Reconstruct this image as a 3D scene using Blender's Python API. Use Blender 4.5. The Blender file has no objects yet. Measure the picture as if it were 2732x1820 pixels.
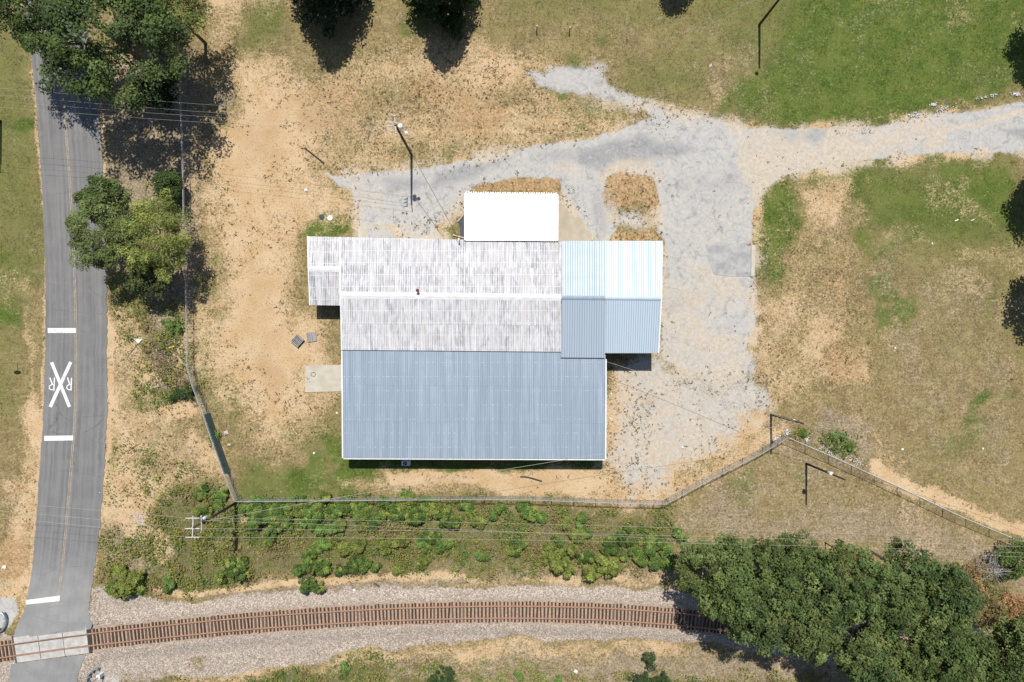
import bpy, math
import numpy as np

# ------------------------------------------------------------------ camera, sky, sun, exposure
SC = bpy.context.scene
COL = SC.collection
ALT = 86.67                      # drone height above the ground, metres
GSD = 130.0 / 2732.0             # metres per photo pixel on the ground

cam_d = bpy.data.cameras.new('camera')
cam_d.sensor_width = 36.0
cam_d.lens = 24.0
cam_d.clip_end = 6000
cam = bpy.data.objects.new('camera', cam_d)
cam.location = (0, 0, ALT)
cam.rotation_euler = (0, 0, 0)
COL.objects.link(cam)
SC.camera = cam

SUN_EL = math.radians(62.5)
SUN_ROT = math.radians(0.0)      # sun stands to the north (+Y, top of the picture)
world = bpy.data.worlds.new('World')
SC.world = world
world.use_nodes = True
wn = world.node_tree
wn.nodes.clear()
w_out = wn.nodes.new('ShaderNodeOutputWorld')
w_bg = wn.nodes.new('ShaderNodeBackground')
w_sky = wn.nodes.new('ShaderNodeTexSky')
w_sky.sky_type = 'NISHITA'
w_sky.sun_disc = False
w_sky.sun_elevation = SUN_EL
w_sky.sun_rotation = SUN_ROT
w_sky.air_density = 1.0
w_sky.dust_density = 0.8
w_bg.inputs['Strength'].default_value = 0.072
wn.links.new(w_sky.outputs[0], w_bg.inputs[0])
wn.links.new(w_bg.outputs[0], w_out.inputs[0])

sun_d = bpy.data.lights.new('sun', 'SUN')
sun_d.energy = 4.5
sun_d.angle = math.radians(0.53)
sun_d.color = (1.0, 0.955, 0.885)
sun = bpy.data.objects.new('sun', sun_d)
sun.rotation_euler = (-(math.pi / 2 - SUN_EL), 0, 0)
sun.location = (0, 40, 80)
COL.objects.link(sun)

SC.view_settings.view_transform = 'Standard'
SC.view_settings.look = 'None'
SC.view_settings.gamma = 1.0
SC.view_settings.use_curve_mapping = False
SC.view_settings.exposure = 0.38

# ------------------------------------------------------------------ helpers
rng = np.random.default_rng(11)
DS = 2732.0 / 2354.0


def S(x, y, h=0.0):
    """photo pixel -> world point on the level h metres above the ground"""
    k = GSD * (1 - h / ALT)
    return np.array([(x - 1366) * k, (910 - y) * k, h])


def D(x, y, h=0.0):
    return S(x * DS, y * DS, h)


def sstep(a, b, x):
    t = np.clip((x - a) / (b - a), 0, 1)
    return t * t * (3 - 2 * t)


def vnoise(x, y, scale, seed):
    x = np.asarray(x) / scale + seed * 17.13
    y = np.asarray(y) / scale - seed * 9.71
    xi = np.floor(x).astype(np.int64)
    yi = np.floor(y).astype(np.int64)
    fx = x - xi
    fy = y - yi
    fx = fx * fx * (3 - 2 * fx)
    fy = fy * fy * (3 - 2 * fy)

    def h(a, b):
        n = (a * 374761393 + b * 668265263 + seed * 144665) & 0x7fffffff
        n = (n ^ (n >> 13)) * 1274126177 & 0x7fffffff
        return ((n ^ (n >> 16)) & 0xffff) / 65535.0
    return (h(xi, yi) * (1 - fx) + h(xi + 1, yi) * fx) * (1 - fy) + (h(xi, yi + 1) * (1 - fx) + h(xi + 1, yi + 1) * fx) * fy


def fbm(x, y, scale, seed, oct=4):
    s = 0.0
    a = 0.5
    t = 0.0
    for i in range(oct):
        s = s + a * vnoise(x, y, scale / 2 ** i, seed + i * 3)
        t += a
        a *= 0.55
    return s / t


def link(o, parent=None):
    COL.objects.link(o)
    if parent is not None:
        o.parent = parent
    return o


def tag(o, label=None, cat=None, group=None, kind=None):
    if label: o['label'] = label
    if cat: o['category'] = cat
    if group: o['group'] = group
    if kind: o['kind'] = kind
    return o


def empty(name, loc=(0, 0, 0), rz=0.0):
    o = bpy.data.objects.new(name, None)
    o.location = loc
    o.rotation_euler = (0, 0, rz)
    o.empty_display_size = 0.3
    COL.objects.link(o)
    return o


def np_mesh(name, verts, faces, mat=None, col=None, smooth=False):
    """verts (N,3), faces (M,k) -> mesh"""
    verts = np.asarray(verts, dtype=np.float32)
    faces = np.asarray(faces, dtype=np.int32)
    me = bpy.data.meshes.new(name)
    me.vertices.add(len(verts))
    me.vertices.foreach_set('co', verts.ravel())
    k = faces.shape[1]
    me.loops.add(faces.size)
    me.loops.foreach_set('vertex_index', faces.ravel())
    me.polygons.add(len(faces))
    me.polygons.foreach_set('loop_start', np.arange(0, faces.size, k, dtype=np.int32))
    me.polygons.foreach_set('loop_total', np.full(len(faces), k, dtype=np.int32))
    if smooth:
        me.polygons.foreach_set('use_smooth', np.ones(len(faces), dtype=bool))
    me.update(calc_edges=True)
    if col is not None:
        at = me.attributes.new('col', 'FLOAT_COLOR', 'POINT')
        c = np.ones((len(verts), 4), dtype=np.float32)
        c[:, :3] = col
        at.data.foreach_set('color', c.ravel())
    if mat: me.materials.append(mat)
    return me


class MB:
    """collects simple shapes and links them as ONE mesh object"""
    def __init__(self):
        self.v = []
        self.f = []

    def add(self, verts, faces):
        n = len(self.v)
        self.v += [tuple(map(float, p)) for p in verts]
        self.f += [tuple(i + n for i in f) for f in faces]
        return self

    def box(self, c, size, rz=0.0, tilt=None):
        sx, sy, sz = [s / 2 for s in size]
        ca, sa = math.cos(rz), math.sin(rz)
        vs = []
        for z in (-sz, sz):
            for x, y in ((-sx, -sy), (sx, -sy), (sx, sy), (-sx, sy)):
                vs.append((c[0] + x * ca - y * sa, c[1] + x * sa + y * ca, c[2] + z))
        return self.add(vs, [(3, 2, 1, 0), (4, 5, 6, 7), (0, 1, 5, 4), (1, 2, 6, 5), (2, 3, 7, 6), (3, 0, 4, 7)])

    def beam(self, a, b, w, h):
        """square bar from a to b"""
        a = np.array(a, float); b = np.array(b, float)
        d = b - a
        d /= np.linalg.norm(d)
        up = np.array([0, 0, 1.0]) if abs(d[2]) < 0.95 else np.array([1.0, 0, 0])
        s = np.cross(d, up); s /= np.linalg.norm(s)
        u = np.cross(s, d)
        vs = []
        for p in (a, b):
            for i, j in ((-1, -1), (1, -1), (1, 1), (-1, 1)):
                vs.append(p + s * i * w / 2 + u * j * h / 2)
        return self.add(vs, [(3, 2, 1, 0), (4, 5, 6, 7), (0, 1, 5, 4), (1, 2, 6, 5), (2, 3, 7, 6), (3, 0, 4, 7)])

    def tube(self, pts, rad, n=6, cap=True):
        pts = [np.array(p, float) for p in pts]
        if np.isscalar(rad): rad = [rad] * len(pts)
        base = len(self.v)
        vs = []
        for i, p in enumerate(pts):
            a = pts[max(i - 1, 0)]
            b = pts[min(i + 1, len(pts) - 1)]
            d = b - a
            d = d / (np.linalg.norm(d) + 1e-9)
            up = np.array([0, 0, 1.0]) if abs(d[2]) < 0.9 else np.array([1.0, 0, 0])
            s = np.cross(d, up); s /= np.linalg.norm(s)
            u = np.cross(s, d)
            for k in range(n):
                t = 2 * math.pi * k / n
                vs.append(p + (s * math.cos(t) + u * math.sin(t)) * rad[i])
        fs = []
        for i in range(len(pts) - 1):
            for k in range(n):
                k2 = (k + 1) % n
                fs.append((i * n + k, i * n + k2, (i + 1) * n + k2, (i + 1) * n + k))
        if cap:
            fs.append(tuple(range(n))[::-1])
            m = (len(pts) - 1) * n
            fs.append(tuple(m + k for k in range(n)))
        return self.add(vs, fs)

    def prism(self, poly, z0, z1):
        """vertical prism of a plan polygon; z may be a list for the top"""
        n = len(poly)
        z0s = [z0] * n if np.isscalar(z0) else z0
        z1s = [z1] * n if np.isscalar(z1) else z1
        vs = [(p[0], p[1], z0s[i]) for i, p in enumerate(poly)] + [(p[0], p[1], z1s[i]) for i, p in enumerate(poly)]
        fs = [tuple(range(n))[::-1], tuple(n + i for i in range(n))]
        fs += [(i, (i + 1) % n, n + (i + 1) % n, n + i) for i in range(n)]
        return self.add(vs, fs)

    def disc(self, c, r, h, n=14, r2=None):
        r2 = r if r2 is None else r2
        vs = [(c[0] + r * math.cos(2 * math.pi * k / n), c[1] + r * math.sin(2 * math.pi * k / n), c[2]) for k in range(n)]
        vs += [(c[0] + r2 * math.cos(2 * math.pi * k / n), c[1] + r2 * math.sin(2 * math.pi * k / n), c[2] + h) for k in range(n)]
        fs = [tuple(range(n))[::-1], tuple(n + k for k in range(n))] + [(k, (k + 1) % n, n + (k + 1) % n, n + k) for k in range(n)]
        return self.add(vs, fs)

    def mesh(self, name, mat, smooth=False):
        me = bpy.data.meshes.new(name)
        me.from_pydata(self.v, [], self.f)
        me.update()
        if smooth:
            for p in me.polygons: p.use_smooth = True
        if mat: me.materials.append(mat)
        return me

    def build(self, name, mat, parent=None, smooth=False):
        return link(bpy.data.objects.new(name, self.mesh(name, mat, smooth)), parent)


# ------------------------------------------------------------------ material helpers
class NB:
    def __init__(self, name):
        self.mat = bpy.data.materials.new(name)
        self.mat.use_nodes = True
        self.nt = self.mat.node_tree
        self.nt.nodes.clear()
        self.out = self.nt.nodes.new('ShaderNodeOutputMaterial')

    def n(self, t, **kw):
        nd = self.nt.nodes.new(t)
        for k, v in kw.items(): setattr(nd, k, v)
        return nd

    def put(self, sock, v):
        if isinstance(v, bpy.types.NodeSocket): self.nt.links.new(v, sock)
        elif isinstance(v, (tuple, list)):
            v = tuple(v)
            if len(v) == 3 and len(sock.default_value) == 4: v = v + (1.0,)
            sock.default_value = v
        else: sock.default_value = v

    def pos(self):
        return self.n('ShaderNodeNewGeometry').outputs['Position']

    def vmul(self, v, s):
        m = self.n('ShaderNodeVectorMath', operation='MULTIPLY')
        self.put(m.inputs[0], v); self.put(m.inputs[1], s)
        return m.outputs[0]

    def noise(self, vec, scale, detail=3, rough=0.55, dist=0.0, color=False):
        t = self.n('ShaderNodeTexNoise')
        self.put(t.inputs['Vector'], vec)
        t.inputs['Scale'].default_value = scale
        t.inputs['Detail'].default_value = detail
        t.inputs['Roughness'].default_value = rough
        t.inputs['Distortion'].default_value = dist
        return t.outputs['Color' if color else 'Fac']

    def math(self, op, a, b=None, c=None, clamp=False):
        m = self.n('ShaderNodeMath', operation=op)
        m.use_clamp = clamp
        self.put(m.inputs[0], a)
        if b is not None: self.put(m.inputs[1], b)
        if c is not None: self.put(m.inputs[2], c)
        return m.outputs[0]

    def rng(self, v, a, b, lo=0.0, hi=1.0, smooth=True):
        m = self.n('ShaderNodeMapRange', interpolation_type='SMOOTHSTEP' if smooth else 'LINEAR')
        self.put(m.inputs[0], v)
        m.inputs[1].default_value = a; m.inputs[2].default_value = b
        m.inputs[3].default_value = lo; m.inputs[4].default_value = hi
        return m.outputs[0]

    def mix(self, f, a, b, mode='MIX'):
        m = self.n('ShaderNodeMix', data_type='RGBA', blend_type=mode)
        self.put(m.inputs[0], f); self.put(m.inputs[6], a); self.put(m.inputs[7], b)
        return m.outputs[2]

    def attr(self, name, fac=True):
        a = self.n('ShaderNodeAttribute', attribute_name=name)
        return a.outputs['Fac' if fac else 'Color']

    def bsdf(self, base, rough=0.8, metal=0.0, spec=0.3, bump=None, bstr=0.4, bdist=0.03):
        p = self.n('ShaderNodeBsdfPrincipled')
        self.put(p.inputs['Base Color'], base)
        self.put(p.inputs['Roughness'], rough)
        self.put(p.inputs['Metallic'], metal)
        self.put(p.inputs['Specular IOR Level'], spec)
        if bump is not None:
            b = self.n('ShaderNodeBump')
            b.inputs['Strength'].default_value = bstr
            b.inputs['Distance'].default_value = bdist
            self.put(b.inputs['Height'], bump)
            self.nt.links.new(b.outputs[0], p.inputs['Normal'])
        return p

    def done(self, sh):
        self.nt.links.new(sh.outputs[0], self.out.inputs['Surface'])
        return self.mat


def simple(name, c1, c2=None, scale=2.0, rough=0.8, metal=0.0, spec=0.3, bstr=0.25, bdist=0.02, stretch=None, rand=0.0):
    b = NB(name)
    p = b.pos()
    v = b.vmul(p, stretch) if stretch else p
    n1 = b.noise(v, scale, 4, 0.6)
    f = b.rng(n1, 0.3, 0.7)
    col = b.mix(f, c1, c2 or tuple(x * 0.8 for x in c1))
    if rand:
        oi = b.n('ShaderNodeObjectInfo').outputs['Random']
        col = b.mix(b.rng(oi, 0, 1, 0, rand, smooth=False), col, (0.02, 0.018, 0.015))
    return b.done(b.bsdf(col, rough, metal, spec, n1, bstr, bdist))


# ------------------------------------------------------------------ ground cover map
ZN = ['green', 'sand', 'orange', 'pave', 'gravel', 'dead', 'dust', 'weed', 'rust', 'dark', 'speck']

# track centre line (photo pixels), as a smooth curve
TRK_PX = np.array([[-900, 1880], [-420, 1800], [-150, 1761], [0, 1739.5], [110, 1724], [240, 1707], [480, 1681], [700, 1660.5], [1000, 1642], [1200, 1635.5],
                   [1380, 1633.5], [1600, 1638], [1780, 1650], [1885, 1660], [2200, 1698], [2732, 1790], [3300, 1915]], float)
TRK_H = 0.45
TRK_W = np.array([S(x, y, TRK_H)[:2] for x, y in TRK_PX])


def catmull(P, per=14):
    out = []
    for i in range(1, len(P) - 2):
        p0, p1, p2, p3 = P[i - 1], P[i], P[i + 1], P[i + 2]
        for t in np.linspace(0, 1, per, endpoint=False):
            out.append(0.5 * ((2 * p1) + (-p0 + p2) * t + (2 * p0 - 5 * p1 + 4 * p2 - p3) * t * t + (-p0 + 3 * p1 - 3 * p2 + p3) * t ** 3))
    out.append(P[-2])
    return np.array(out)


TRK = catmull(TRK_W)
_seg = np.linalg.norm(np.diff(TRK, axis=0), axis=1)
TRK_S = np.concatenate([[0], np.cumsum(_seg)])


def trk_at(s):
    x = np.interp(s, TRK_S, TRK[:, 0]); y = np.interp(s, TRK_S, TRK[:, 1])
    x2 = np.interp(s + 0.3, TRK_S, TRK[:, 0]); y2 = np.interp(s + 0.3, TRK_S, TRK[:, 1])
    d = np.array([x2 - x, y2 - y]); d = d / (np.linalg.norm(d) + 1e-9)
    return np.array([x, y]), d, np.array([-d[1], d[0]])


def trk_dist(x, y):
    """signed distance to the track centre, + is north"""
    ty = np.interp(x, TRK[:, 0], TRK[:, 1])
    sl = np.interp(x, 0.5 * (TRK[1:, 0] + TRK[:-1, 0]), np.diff(TRK[:, 1]) / np.diff(TRK[:, 0]))
    return (y - ty) / np.sqrt(1 + sl * sl)


# road edges (display pixels): y, left x, right x, centre-line x
ROAD = np.array([[-400, -10, 125, 58], [-200, 22, 158, 90], [-100, 40, 174, 108], [0, 55, 190, 124], [100, 68, 203, 137], [175, 77, 215, 143], [260, 86, 228, 149], [400, 95, 238, 160],
                 [560, 102, 243, 169], [660, 105, 245, 173], [760, 104.5, 246, 175], [860, 103, 247, 175], [940, 100, 247, 173.5], [1000, 97, 243, 170], [1120, 88, 238, 160],
                 [1250, 80, 226, 149], [1340, 70, 214, 140], [1400, 62, 208, 134], [1430, 48, 217, 130], [1460, 38, 212, 126], [1505, 34, 202, 120], [1530, 32, 192, 115], [1568, 26, 180, 107], [1650, 8, 160, 90], [1900, -50, 100, 30]], float)


def road_x(y_d, which):
    return np.interp(y_d, ROAD[:, 0], ROAD[:, which])


def w2d(x, y):
    """world ground point -> display pixel"""
    return x / (GSD * DS) + 1177, 784 - y / (GSD * DS)


def road_z(x, y):
    d = np.abs(trk_dist(x, y))
    return 0.035 + 0.545 * sstep(9.5, 2.3, d)


def sdf_poly(px, py, poly):
    """signed distance, negative inside"""
    poly = np.array(poly, float)
    d = np.full(px.shape, 1e9)
    ins = np.zeros(px.shape, bool)
    n = len(poly)
    for i in range(n):
        a = poly[i]; b = poly[(i + 1) % n]
        e = b - a
        wx = px - a[0]; wy = py - a[1]
        t = np.clip((wx * e[0] + wy * e[1]) / (e @ e + 1e-9), 0, 1)
        d = np.minimum(d, (wx - e[0] * t) ** 2 + (wy - e[1] * t) ** 2)
        c = ((a[1] > py) != (b[1] > py)) & (px < (b[0] - a[0]) * (py - a[1]) / (b[1] - a[1] + 1e-12) + a[0])
        ins ^= c
    d = np.sqrt(d)
    return np.where(ins, -d, d)


# (channel, weight, softness px, polygon) in display pixels; 'E' = ellipse cx, cy, rx, ry
ZONES = [
    # green grass
    ('green', 1.0, 30, [(1845, -80), (2500, -80), (2500, 190), (2290, 215), (2170, 238), (1980, 280), (1760, 288), (1700, 245), (1705, 195), (1790, 150), (1835, 60)]),
    ('green', 0.45, 40, [(1640, -40), (1860, -40), (1850, 120), (1760, 170), (1650, 110)]),
    ('green', 0.35, 50, [(1130, -40), (1640, -40), (1640, 70), (1500, 80), (1300, 70), (1130, 60)]),
    ('green', 0.45, 40, [(1440, 150), (1600, 100), (1640, 200), (1560, 240), (1420, 200)]),
    ('green', 0.42, 26, [(-80, 60), (66, 70), (88, 330), (100, 520), (80, 660), (-80, 640)]),
    ('green', 0.3, 40, [(-80, 600), (90, 600), (92, 760), (60, 960), (-80, 1010)]),
    ('green', 0.5, 40, [(530, 10), (640, -20), (660, 80), (600, 130), (545, 120)]),
    ('green', 0.6, 40, [(1870, 370), (2330, 360), (2360, 520), (2180, 560), (2080, 510), (1960, 470), (1880, 430)]),
    ('green', 0.25, 60, [(1960, 470), (2420, 470), (2420, 800), (2150, 760), (2020, 600)]),
    ('green', 0.75, 14, [(1740, 450), (1800, 405), (1830, 420), (1825, 560), (1790, 650), (1755, 600), (1730, 540)]),
    ('green', 0.5, 25, [(1730, 480), (1800, 480), (1800, 620), (1760, 660), (1735, 600)]),
    ('green', 0.9, 8, 'E', 760, 512, 55, 30), ('green', 0.7, 8, 'E', 735, 540, 40, 14),
    ('green', 0.5, 16, [(560, 1060), (800, 1085), (900, 1095), (880, 1110), (790, 1110), (800, 1140), (560, 1148), (545, 1120)]),
    ('green', 0.3, 14, [(760, 930), (790, 960), (792, 1060), (740, 1070), (690, 1020)]),
    ('green', 0.9, 10, [(790, 1050), (1390, 1052), (1390, 1078), (790, 1080)]),
    ('green', 0.35, 10, 'E', 2255, 920, 22, 14), ('green', 0.45, 10, 'E', 2220, 975, 22, 14), ('green', 0.4, 20, 'E', 2190, 1030, 50, 25),
    ('green', 0.25, 12, [(262, 640), (300, 660), (310, 800), (290, 850), (262, 800)]), ('sand', 0.5, 14, [(252, 700), (330, 740), (345, 830), (420, 760), (430, 800), (350, 930), (262, 900)]),
    ('green', 0.5, 14, [(300, 850), (345, 850), (420, 900), (400, 940), (340, 950), (300, 920)]),
    ('green', 0.45, 20, [(430, 640), (500, 640), (490, 800), (560, 900), (530, 1000), (470, 900), (440, 780)]),
    ('green', 0.4, 18, [(1390, 905), (1400, 905), (1403, 1010), (1390, 1010)]),
    # sand
    ('sand', 0.55, 30, [(455, -30), (545, -30), (545, 130), (620, 125), (680, 150), (700, 175), (860, 130), (930, 100), (1120, 100), (1240, 125), (1270, 150), (1210, 180), (1330, 250),
                        (1400, 262), (1430, 290), (1280, 328), (1000, 378), (745, 402), (820, 450), (820, 500), (705, 520), (700, 600), (705, 705), (785, 745), (785, 930), (740, 1000), (660, 1040), (580, 1050), (540, 1000), (500, 930), (450, 850), (437, 780), (450, 600), (466, 420), (520, 330), (532, 240), (500, 120)]),
    ('sand', 0.45, 26, [(545, 160), (620, 140), (690, 180), (720, 260), (690, 330), (715, 400), (790, 440), (800, 475), (700, 500), (660, 560), (650, 640), (655, 740), (690, 790), (700, 860), (690, 920), (640, 960), (600, 985), (565, 930), (575, 830), (560, 720), (515, 600), (470, 430), (530, 320)]),
    ('sand', 0.35, 25, 'E', 605, 600, 60, 240),
    ('sand', 0.35, 18, [(1120, 105), (1240, 130), (1210, 180), (1290, 230), (1240, 220), (1160, 190), (1060, 185), (1110, 150)]),
    ('sand', 0.36, 30, [(1830, 415), (1945, 415), (1955, 580), (1975, 680), (1992, 860), (1910, 900), (1780, 940), (1745, 850), (1795, 660)]),
    ('sand', 0.25, 30, [(1760, 690), (1970, 690), (1985, 880), (1800, 920), (1750, 860)]),
    ('sand', 0.85, 10, [(885, 1086), (1300, 1080), (1400, 1078), (1410, 1120), (1300, 1132), (1100, 1122), (1010, 1108), (900, 1108)]),
    ('sand', 0.55, 12, [(780, 1112), (1010, 1108), (1130, 1120), (1400, 1120), (1530, 1150), (1400, 1152), (1000, 1128), (790, 1125)]),
    ('sand', 0.75, 20, [(1392, 850), (1510, 850), (1560, 900), (1700, 930), (1770, 930), (1750, 980), (1600, 1085), (1530, 1150), (1400, 1140), (1392, 1060), (1400, 960)]),
    ('sand', 0.6, 12, [(1700, 1040), (1800, 965), (1810, 985), (1690, 1080), (1560, 1150), (1530, 1140)]),
    ('sand', 0.75, 22, [(252, 900), (330, 945), (450, 925), (465, 960), (400, 990), (460, 1000), (500, 1090), (400, 1130), (310, 1180), (225, 1240), (240, 1140), (250, 1000)]),
    ('sand', 0.9, 7, [(370, 940), (430, 930), (455, 945), (440, 965), (390, 962)]),
    ('sand', 0.75, 5, [(247, 700), (262, 760), (264, 930), (255, 1000), (240, 1130), (225, 1240), (214, 1330), (208, 1330), (236, 1130), (246, 940), (244, 760)]),
    ('sand', 0.55, 3, [(66, 100), (72, 100), (92, 330), (100, 400), (106, 560), (108, 760), (104, 920), (92, 1120), (82, 1250), (72, 1360), (62, 1420), (52, 1420), (68, 1300), (80, 1120), (92, 920), (100, 760), (101, 560), (90, 400), (82, 330)]),
    ('sand', 0.7, 5, [(228, 230), (236, 250), (246, 420), (252, 640), (247, 640), (238, 420)]),
    ('sand', 0.6, 14, [(60, 930), (95, 900), (92, 1060), (80, 1200), (66, 1360), (20, 1380), (30, 1200), (55, 1050)]),
    ('sand', 0.55, 12, 'E', 30, 1130, 30, 26), ('sand', 0.6, 10, [(70, 730), (85, 800), (82, 900), (92, 960), (86, 1050), (74, 1000), (78, 880), (64, 760)]),
    ('sand', 0.6, 20, [(-60, 1300), (65, 1330), (50, 1420), (-60, 1460)]),
    ('sand', 0.9, 5, [(345, 1348), (430, 1356), (540, 1350), (650, 1335), (800, 1328), (905, 1318), (920, 1326), (800, 1343), (650, 1350), (540, 1362), (420, 1372), (350, 1362)]),
    ('sand', 0.8, 8, [(930, 1316), (1060, 1318), (1090, 1330), (980, 1336), (900, 1338)]),
    ('sand', 0.45, 10, [(1080, 1328), (1530, 1324), (1530, 1345), (1080, 1345)]),
    ('sand', 0.62, 16, [(380, 1545), (700, 1535), (830, 1500), (960, 1488), (1200, 1478), (1540, 1482), (1560, 1500), (1300, 1510), (1000, 1518), (850, 1530), (600, 1560), (420, 1580)]),
    ('sand', 0.9, 9, [(2000, 1058), (2073, 1090), (2200, 1138), (2335, 1192), (2460, 1236), (2460, 1275), (2335, 1224), (2200, 1170), (2073, 1120), (2000, 1085)]),
    ('sand', 0.6, 9, 'E', 820, 1190, 22, 8), ('sand', 0.55, 9, 'E', 620, 1192, 90, 12), ('sand', 0.6, 9, 'E', 770, 1215, 12, 20),
    ('sand', 0.35, 20, [(1830, 300), (2354, 270), (2354, 340), (2000, 372), (1850, 400)]),
    # where little tufts dot the ground
    ('speck', 0.9, 20, [(700, 160), (860, 110), (1120, 105), (1250, 150), (1210, 190), (1420, 280), (1280, 325), (1000, 372), (760, 396), (640, 330), (640, 200)]),
    ('speck', 0.9, 12, [(1725, 560), (1765, 560), (1775, 700), (1770, 900), (1740, 860), (1700, 780), (1730, 700)]), ('speck', 0.5, 18, [(1560, 830), (1740, 820), (1780, 920), (1700, 960), (1560, 880)]),
    ('speck', 0.9, 10, [(685, 500), (712, 540), (712, 740), (785, 760), (785, 830), (690, 720), (680, 600)]), ('speck', 0.6, 18, [(440, 430), (540, 430), (530, 800), (560, 1000), (500, 950), (445, 800)]),
    ('speck', 0.9, 10, [(1390, 440), (1500, 400), (1530, 560), (1400, 556)]), ('speck', 0.9, 8, [(1285, 420), (1320, 440), (1390, 550), (1360, 550)]), ('speck', 0.8, 10, [(900, 500), (1066, 460), (1066, 548), (905, 548)]),
    ('speck', 0.8, 14, [(1396, 880), (1500, 900), (1480, 1000), (1400, 1020)]), ('speck', 0.7, 12, [(1420, 240), (1560, 250), (1640, 275), (1500, 300)]), ('speck', 0.6, 20, [(540, 880), (785, 900), (785, 1000), (600, 1050)]),
    ('speck', 0.7, 16, [(260, 950), (480, 950), (500, 1090), (300, 1150)]), ('speck', 0.5, 8, [(860, 1088), (1400, 1080), (1420, 1130), (880, 1120)]), ('speck', 0.5, 30, [(1790, 440), (1960, 440), (1990, 880), (1780, 900)]),
    # sparse growth that thins the sand out
    ('sand', -0.08, 26, [(720, 200), (860, 170), (1000, 190), (1060, 240), (1040, 300), (1250, 250), (1400, 272), (1280, 325), (1000, 372), (760, 398), (725, 330)]),
    ('sand', -0.5, 18, 'E', 880, 240, 75, 38), ('sand', -0.35, 18, 'E', 800, 305, 60, 40), ('sand', -0.5, 16, 'E', 955, 225, 40, 30), ('sand', -0.5, 16, 'E', 1165, 235, 60, 25), ('sand', -0.5, 12, 'E', 955, 350, 36, 20), ('sand', -0.5, 10, 'E', 1040, 345, 24, 20),
    ('sand', -0.5, 20, [(440, 430), (520, 430), (520, 600), (510, 800), (470, 850), (440, 800)]), ('sand', -0.4, 24, [(530, 900), (640, 1000), (780, 930), (785, 1040), (600, 1060), (510, 960)]), ('sand', -0.6, 12, [(735, 750), (785, 745), (785, 830), (740, 830)]),
    ('sand', -0.5, 12, [(690, 540), (712, 540), (712, 720), (690, 660)]), ('sand', -0.45, 18, [(300, 960), (420, 990), (470, 1090), (330, 1130), (290, 1060)]),
    ('sand', -0.35, 24, [(1830, 440), (1930, 600), (1960, 800), (1880, 880), (1800, 800), (1850, 600)]), ('sand', -0.5, 16, 'E', 1960, 760, 30, 90),
    # orange clay
    ('orange', 0.85, 18, 'E', 1085, 275, 60, 45), ('orange', 0.65, 14, 'E', 1000, 215, 70, 32), ('orange', 0.5, 20, 'E', 760, 240, 90, 70), ('orange', 0.4, 25, 'E', 590, 330, 60, 80),
    ('orange', 0.95, 9, [(1388, 430), (1400, 400), (1440, 390), (1470, 400), (1500, 410), (1515, 455), (1490, 475), (1470, 450), (1420, 470), (1400, 500), (1392, 470)]),
    ('orange', 0.7, 8, 'E', 1338, 405, 16, 30), ('orange', 0.85, 8, [(1425, 535), (1500, 528), (1508, 556), (1425, 556)]),
    ('orange', 0.8, 9, [(1080, 420), (1200, 412), (1290, 412), (1300, 450), (1284, 450), (1282, 444), (1070, 444)]),
    ('orange', 0.35, 30, 'E', 600, 720, 40, 120), ('orange', 0.7, 18, 'E', 1935, 845, 40, 55), ('orange', 0.45, 14, 'E', 1930, 660, 22, 90),
    ('orange', 0.9, 9, [(20, 1230), (60, 1245), (72, 1290), (40, 1320), (-20, 1330), (-20, 1280)]), ('orange', 0.4, 8, [(76, 1150), (86, 1150), (80, 1260), (68, 1290)]),
    ('orange', 0.25, 14, [(1395, 850), (1404, 850), (1408, 1060), (1394, 1060)]),
    ('orange', 0.35, 14, 'E', 1180, 1108, 130, 12), ('orange', 0.35, 16, 'E', 620, 870, 40, 60),
    # worn asphalt and concrete yard
    ('pave', 1.0, 7, [(750, 403), (880, 392), (1000, 378), (1120, 356), (1240, 336), (1330, 322), (1420, 302), (1500, 268), (1470, 238), (1560, 262), (1640, 272), (1705, 292), (1800, 296), (1900, 297), (2000, 290), (2100, 275), (2200, 258), (2400, 232), (2400, 348), (2280, 352), (2150, 352), (2060, 362), (1980, 372), (1860, 392),
                      (1800, 408), (1745, 442), (1735, 500), (1728, 560), (1738, 570), (1738, 640), (1730, 690), (1738, 740), (1715, 800), (1735, 850), (1640, 860), (1560, 850), (1522, 810),
                      (1524, 556), (1510, 530), (1515, 470), (1500, 405), (1430, 388), (1395, 408), (1388, 470), (1420, 530), (1400, 556), (1370, 556), (1290, 455), (1285, 415), (1200, 408), (1090, 425), (1066, 448), (1060, 480), (1000, 515), (1020, 548), (920, 548), (908, 520), (880, 530), (830, 546), (822, 500), (812, 440)]),
    ('pave', 0.72, 34, [(1440, 830), (1740, 830), (1775, 910), (1745, 960), (1680, 1010), (1600, 1075), (1520, 1110), (1440, 1120), (1402, 1085), (1410, 1000), (1440, 900)]),
    ('pave', 0.5, 14, [(1396, 850), (1500, 850), (1520, 900), (1420, 900)]), ('pave', 0.5, 14, 'E', 1725, 925, 22, 18), ('pave', 0.4, 14, 'E', 1620, 960, 60, 40),
    ('pave', 0.6, 14, 'E', 1450, 495, 48, 26), ('pave', 0.5, 10, 'E', 1405, 450, 18, 30),
    ('pave', 0.85, 12, [(1205, 172), (1270, 148), (1380, 142), (1400, 180), (1420, 205), (1500, 232), (1530, 262), (1440, 238), (1330, 206), (1250, 190)]),
    ('pave', 0.9, 5, [(-60, 1372), (40, 1376), (50, 1400), (30, 1440), (-60, 1450)]), ('pave', 0.95, 4, [(210, 1530), (262, 1512), (276, 1530), (272, 1600), (205, 1600)]),
    ('dust', 0.75, 18, [(1700, 320), (1760, 300), (1900, 330), (2000, 345), (1990, 375), (1860, 392), (1745, 440), (1700, 400)]),
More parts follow.
